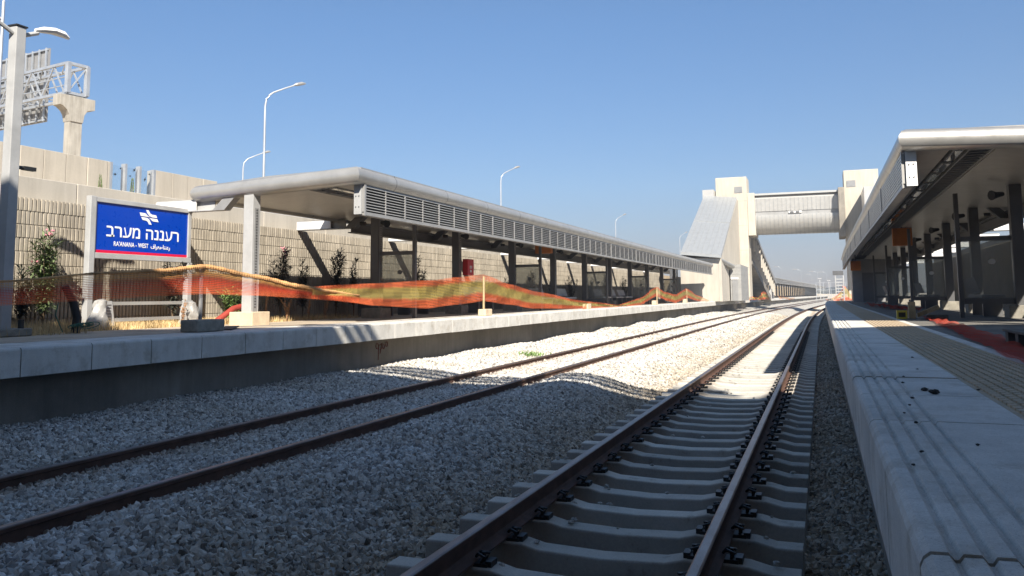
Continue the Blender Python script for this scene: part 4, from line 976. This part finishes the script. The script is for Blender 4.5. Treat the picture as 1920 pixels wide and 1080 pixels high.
# ------------------------------------------------------------------ gantry on concrete pier
T = Thing('sign_gantry', 'steel truss road sign gantry resting on a concrete pier at upper left', 'gantry', (-41, 36.2, 3.4))
o0 = Vector((-41.7, 36.0, 0)); du = Vector((-.986, .165, 0)).normalized(); dv = Vector((.165, .986, 0)).normalized()
def G(u, v_, z): q = o0+du*u+dv*v_; return (q.x, q.y, z)
b = MB(False)
b.extr([G(.2, .2, 3.4), G(-.4, .2, 3.4), G(-.4, .95, 3.4), G(.2, .95, 3.4)], (0, 0, 8.8))
b.extr([G(.28, -.5, 13.65), G(.28, -.5, 13.0), G(.28, -.3, 12.95), G(.28, -.05, 12.75), G(.28, .1, 12.5), G(.28, .18, 12.1), G(.28, .97, 12.1), G(.28, 1.05, 12.6), G(.28, 1.25, 12.9), G(.28, 1.7, 13.0), G(.28, 1.7, 13.65)], tuple(du*-.74))
T.part('pier', b, M['pier'], bevel=.02)
Lt = 30; zb_, zt_ = 13.82, 15.62; VW = 1.2; b = MB(False)
for v_ in (0, VW):
    for z_ in (zb_, zt_): b.bar(G(-.35, v_, z_), G(Lt, v_, z_), .16)
    b.bar(G(-.3, v_, zb_), G(-.3, v_, zt_), .24)
T.part('chord', b, M['galv'])
b = MB(False); n = 13
for k in range(n):
    u0_, u1_ = k*Lt/n, (k+1)*Lt/n; um = (u0_+u1_)/2
    for v_ in (0, VW): b.bar(G(u0_, v_, zb_), G(um, v_, zt_), .08); b.bar(G(um, v_, zt_), G(u1_, v_, zb_), .08)
    for z_ in (zb_, zt_): b.bar(G(u0_, 0, z_), G(u1_, VW, z_), .06); b.bar(G(u0_, 0, z_), G(u0_, VW, z_), .08)
b.bar(G(-.3, 0, zb_), G(-.3, VW, zt_), .07); b.bar(G(-.3, 0, zt_), G(-.3, VW, zt_), .16); b.bar(G(-.3, 0, zb_), G(-.3, VW, zb_), .16)
for z_ in (14.3, 14.8): b.bar(G(0, 0, z_), G(Lt, 0, z_), .05)
T.part('bracing', b, M['galv'])
b = MB(False); b.extr([G(4.5, VW+.4, 12.9), G(14, VW+.4, 12.9), G(14, VW+.4, 17.7), G(4.5, VW+.4, 17.7)], tuple(dv*.12)); sp_ = T.part('sign_panel', b, M['midsteel'])
b = MB(False)
for k in range(14): b.bar(G(4.6+k*.75, VW+.3, 12.9), G(4.6+k*.75, VW+.3, 17.7), .10)
for z_ in (13.0, 14.0, 16.2, 17.6): b.bar(G(4.5, VW+.33, z_), G(14, VW+.33, z_), .10)
T.part('back_rib', b, M['galv'], parent=sp_)

# ------------------------------------------------------------------ footbridge, towers, stairs (all at about y = 90)
def bx(x0, x1, y0, y1, z0, z1): b = MB(False); o_ = .72; b.box(x0, x1, y0, y1, z0, z1); return b
T = Thing('lift_tower', 'tall cream concrete lift tower on the left platform', 'tower', (-8.5, 91, 1), 'lift towers of the footbridge')
b = MB(False); b.box(-10.1, -6.9, 90, 93.2, 1.0, 14.0); T.part('shaft', b, M['towerc'], bevel=.03)
b = MB(False); b.box(-8.15, -7.35, 89.96, 90.0, 12.3, 12.95); T.part('vent_grille', b, M['midsteel'])
b = MB(False)
for z_ in (3.6, 6.2, 8.8, 11.4): b.box(-10.105, -6.895, 89.994, 90.0, z_, z_+.03)
T.part('pour_joint', b, M['rib'])
b = MB(False); b.box(-6.89, -6.15, 90.3, 94.2, 7.75, 12.25); T.part('portal', b, M['towerc'], bevel=.03)
b = MB(False); b.box(-7.9, -7.45, 89.97, 90.0, 1.0, 4.4); T.part('doorway', b, M['darksteel'])
b = MB(False); b.box(-8.0, -7.0, 89.9, 89.97, 4.4, 4.5); T.part('door_lintel', b, M['cream'])
T = Thing('lift_tower', 'cream concrete lift tower rising behind the right canopy', 'tower', (4.5, 91, 1), 'lift towers of the footbridge')
b = MB(False); b.box(2.65, 5.9, 90, 93.4, 1.0, 14.05); T.part('shaft', b, M['towerc'], bevel=.03)
b = MB(False); b.box(2.9, 3.75, 89.96, 90.0, 12.35, 13.0); T.part('vent_grille', b, M['midsteel'])
b = MB(False); b.box(2.05, 2.64, 89.4, 94.4, 7.3, 12.3); T.part('portal', b, M['wallc'], bevel=.03)  # darker concrete than the shaft, standing for shade on the portal
b = MB(False); b.box(4.2, 7.5, 84, 89.9, 7.6, 11.6); T.part('stair_roof', b, M['clad'])
# bridge tube
T = Thing('footbridge', 'metal clad footbridge tube crossing above the tracks between the towers', 'footbridge', (-2, 92, 8))
x0, x1 = -6.14, 2.04
def xsweep(prof, xa, xb, mat, nm, sm=None):
    b = MB(False); b.extr([(xa, y, z) for y, z in prof], (xb-xa, 0, 0)); return T.part(nm, b, mat, smooth=sm)
xsweep([(90.6, 10.25), (90.45, 11.6), (90.7, 11.95), (93.7, 11.95), (93.95, 11.6), (93.8, 10.25)], x0, x1, M['clad'], 'upper_cladding')
xsweep([(90.3, 11.95), (90.3, 12.15), (94.0, 12.15), (94.0, 11.955)], x0, x1, M['clad'], 'roof_edge')
xsweep([(90.75, 9.85), (90.65, 10.24), (93.7, 10.24), (93.6, 9.85)], x0, x1, M['greysteel'], 'gutter_band')
lo = [(90.5, 9.84)]
for k in range(1, 13): a = math.pi*k/13; lo.append((92.2-1.75*math.cos(a), 9.84-1.95*math.sin(a)))
lo.append((93.9, 9.84)); xsweep(lo[::-1], x0, x1, M['clad'], 'lower_cladding', 40)
b = MB(False); x = x0+.2
while x < x1:
    for (p_, q_) in zip(lo, lo[1:]):
        if p_[0] < 93: b.bar((x, p_[0]-.01, p_[1]-.01), (x, q_[0]-.01, q_[1]-.01), .035)
    b.bar((x, 90.585, 10.27), (x, 90.44, 11.6), .03); x += .42
T.part('standing_seam', b, M['cladgrey'])
b = MB(False); b.box(-2.8, -1.5, 90.6, 90.64, 10.0, 10.2); T.part('equipment_strip', b, M['white'])
b = MB(False); b.box(-2.65, -2.3, 90.57, 90.6, 10.03, 10.17); b.box(-2.1, -1.75, 90.57, 90.6, 10.03, 10.17); T.part('spotlight', b, M['darksteel'])
# left stair enclosure coming down towards the camera
T = Thing('stair_enclosure', 'stair with a sloping grey metal roof descending from the left tower', 'stair', (-9.5, 80, 1))
b = MB(False); b.extr([(-11.1, 71.5, 5.0), (-7.75, 71.5, 4.65), (-7.75, 71.5, 4.9), (-11.1, 71.5, 5.25)], (-.05, 17.0, 6.75)); T.part('roof', b, M['cladgrey'])
b = MB(False)
for k in range(1, 8): x = -11.1+k*.42; b.bar((x, 71.5, 5.27-.104*(x+11.1)), (x-.05, 88.5, 12.02-.104*(x+11.1)), .03)
b.bar((-11.1, 80, 8.64), (-7.75, 80, 8.3), .04); T.part('roof_seam', b, M['cladgrey'])
b = MB(False); b.extr([(-7.8, 72.0, 1.0), (-7.8, 90.0, 1.0), (-7.8, 90.0, 11.6), (-7.8, 88.5, 11.3), (-7.8, 72.0, 4.75)], (-.25, 0, 0)); T.part('side_wall', b, M['cream'])
b = MB(False); b.extr([(-11.0, 72.0, 1.0), (-11.0, 90.0, 1.0), (-11.0, 90.0, 11.6), (-11.0, 88.5, 11.3), (-11.0, 72.0, 4.75)], (-.25, 0, 0)); T.part('side_wall', b, M['cream'])
b = MB(False); b.box(-11.0, -8.06, 72.0, 72.3, 1.0, 4.7); T.part('front_wall', b, M['cream'])
b = MB(False); b.box(-11.3, -10.15, 88.5, 93, 8.0, 12.6); T.part('landing_box', b, M['clad'])
# small kiosk + short roof at the end of the left canopy
T = Thing('kiosk', 'small grey panel clad kiosk at the foot of the left lift tower', 'kiosk', (-8, 80, 1))
b = MB(False); b.box(-7.7, -6.75, 78, 86, 1.0, 4.3); T.part('wall', b, M['panelgrey'])
b = MB(False)
for z_ in (1.6, 2.2, 2.8, 3.4, 4.0): b.box(-7.7, -6.745, 77.99, 86, z_, z_+.02)
T.part('panel_joint', b, M['midsteel'])
b = MB(False); b.box(-7.55, -7.05, 77.96, 77.99, 1.0, 2.9); T.part('door', b, M['midsteel'])
b = MB(False); b.box(-7.65, -7.0, 77.93, 77.99, 2.95, 3.12); T.part('sign_plate', b, M['white'])
T = Thing('end_roof', 'short metal roof with round edge at the far end of the left canopy', 'roof', (-9, 73, 4))
b = MB(False); b.tube([(-12.5, 72.2, 4.55), (-8.0, 72.2, 4.55)], .22, 14); b.tube([(-8.0, 72.2, 4.55), (-7.4, 77.6, 4.1)], .2, 12); b.ball((-8.0, 72.2, 4.55), .22, 14, 8); T.part('edge_tube', b, M['alu'], smooth=50)
b = MB(False); b.extr([(-12.5, 72.2, 4.4), (-8.0, 72.2, 4.4), (-7.4, 77.6, 3.9), (-12, 77.6, 3.9)], (0, 0, .2)); T.part('roof_panel', b, M['soffit'])
b = MB(False); b.box(-12.3, -12.1, 72.6, 72.8, 1, 4.4); T.part('column', b, M['darksteel'])
# right stair going away under the bridge
T = Thing('stair_enclosure', 'stair with dark sloping roof and pale fins descending away behind the left tower', 'stair', (-8, 105, 1))
y0, y1 = 94.3, 118
b = MB(False); b.extr([(-9.6+bo(y0), y0, 8.1), (-6.75+bo(y0)-.6, y0, 8.1), (-6.75+bo(y0)-.6, y0, 8.5), (-9.6+bo(y0), y0, 8.5)], (.9, y1-y0, -5.2)); T.part('roof', b, M['midsteel'])
n = 13
for k in range(n):
    t_ = (k+.3)/n; y = y0+(y1-y0)*t_; x = -6.62+.9*t_; zt_ = 8.1-5.2*t_
    b = MB(False); b.box(x-.16, x, y-.22, y+.22, max(1.0, zt_-1.7), zt_); T.part('fin', b, M['cream'])
b = MB(False); b.extr([(-9.4, y0, 4.9), (-6.9, y0, 4.9), (-6.9, y0, 5.6), (-9.4, y0, 5.6)], (.9, 17, -4.2)); T.part('stair_flight', b, M['wallc'])
b = MB(False); b.box(-6.6, -6.0, 117, 119, 1.0, 3.2); T.part('end_wall', b, M['greysteel'])

# ------------------------------------------------------------------ right end: end building, signal, nets, fence
T = Thing('end_building', 'grey clad end room closing the far end of the right canopy', 'building', (2.5, 64, 1))
b = MB(); b.box(1.95, 5.2, 62.5, 68, 1.0, 3.95, 2); T.part('wall', b, M['midsteel']); b = MB(); b.box(2.6, 3.5, 62.45, 62.495, 1.0, 3.0); T.part('door', b, M['darksteel'])
T = Thing('direction_sign', 'small dark green hanging sign on a grey frame past the right canopy end', 'sign', (1.2, 72, 1))
b = MB(False); b.box(.95, 1.75, 72, 72.06, 3.05, 3.4); T.part('panel', b, M['darksteel']); 
for x in (1.15, 1.75):
    b = MB(False); b.box(x-.04, x+.04, 72.0, 72.08, 1, 3.04); T.part('post', b, M['greysteel'])
b = MB(False)
for k in range(7): b.box(1.16, 1.74, 72.03, 72.05, 1.2+k*.25, 1.28+k*.25)
T.part('rung', b, M['greysteel'])
def peak_net(cx, cy, pts, lb):
    b = net('n', pts, '', '', None, wav=.1); one('safety_net', b, M['net1'], lb, 'safety net', (cx-bo(cy), cy, 1), 'far orange nets', smooth=80)
q = [(.4, 70, 1.0, 1.15), (.9, 71, 1.0, 1.2), (1.5, 72, 1.02, 1.9), (1.8, 72.5, 1.02, 2.3), (2.2, 72.8, 1.02, 1.6), (2.7, 73, 1.0, 1.1)]
peak_net(1.5, 72, q, 'bright orange net peaked over a stick at the far end of the right platform')
q = [(-4.9, 108, 1.0, 1.3), (-4.3, 112, 1.0, 1.2), (-3.9, 116, .8, 1.1), (-3.4, 121, .98, 1.08)]
peak_net(-4, 112, q, 'orange net sagging over the left platform edge past the tower')
q = [(-7.2, 86, 1.0, 1.25), (-6.6, 89, 1.0, 1.35), (-6.4, 93, 1.0, 1.2), (-6.0, 97, 1.0, 1.9), (-5.6, 101, 1.0, 1.2)]
peak_net(-6, 93, q, 'orange net crumpled at the foot of the left lift tower')
T = Thing('mesh_fence', 'thin grey mesh fence across the far end of the line', 'fence', (6, 175, 0))
b = MB(False)
for k in range(13): b.bar((-1+k*1.6, 205, 0), (-1+k*1.6, 205, 4.2), .09)
for z_ in (1.2, 2.6, 4.2): b.bar((-1, 205, z_), (19, 205, z_), .05)
T.part('frame', b, M['galv'])
b = MB(False); b.box(-3, 60, 330, 331, -.6, 1.6); one('boundary_wall', b, M['cream'], 'pale low boundary wall on the horizon beyond the tracks', 'wall', (10, 330, 0))
b = MB(False); b.box(-9.1, -8.72, 103, 104.2, -.1, .97)
b = MB(False); random.seed(4)
for k in range(40):
    x = -400+k*26; b.ball((x, 700, 2), 14, 10, 5, 1.4, .5, .4, noise=.3)
one('far_trees', b, M['leafdark'], 'hazy dark tree line on the far horizon', 'trees', (0, 700, 0), kind='stuff')

# ------------------------------------------------------------------ haze
mh = bpy.data.materials.new('haze'); mh.use_nodes = True; nt = mh.node_tree; nt.nodes.clear()
o_ = nt.nodes.new('ShaderNodeOutputMaterial'); pv = nt.nodes.new('ShaderNodeVolumePrincipled')
pv.inputs['Color'].default_value = (.82, .87, .95, 1); pv.inputs['Density'].default_value = .0009; pv.inputs['Anisotropy'].default_value = .2
nt.links.new(pv.outputs[0], o_.inputs['Volume'])
HX, HY0, HY1, HZ0, HZ1 = 500, -60, 760, -1.9, 40
me = bpy.data.meshes.new('haze'); V8 = [(x, y, z) for z in (HZ0, HZ1) for y in (HY0, HY1) for x in (-HX, HX)]
me.from_pydata(V8, [], [(0, 2, 3, 1), (4, 5, 7, 6), (0, 1, 5, 4), (2, 6, 7, 3), (0, 4, 6, 2), (1, 3, 7, 5)]); me.materials.append(mh)
hz_ = bpy.data.objects.new('haze', me); COL.objects.link(hz_); tag(hz_, 'thin pale haze in the air over the whole station', 'haze', kind='stuff')
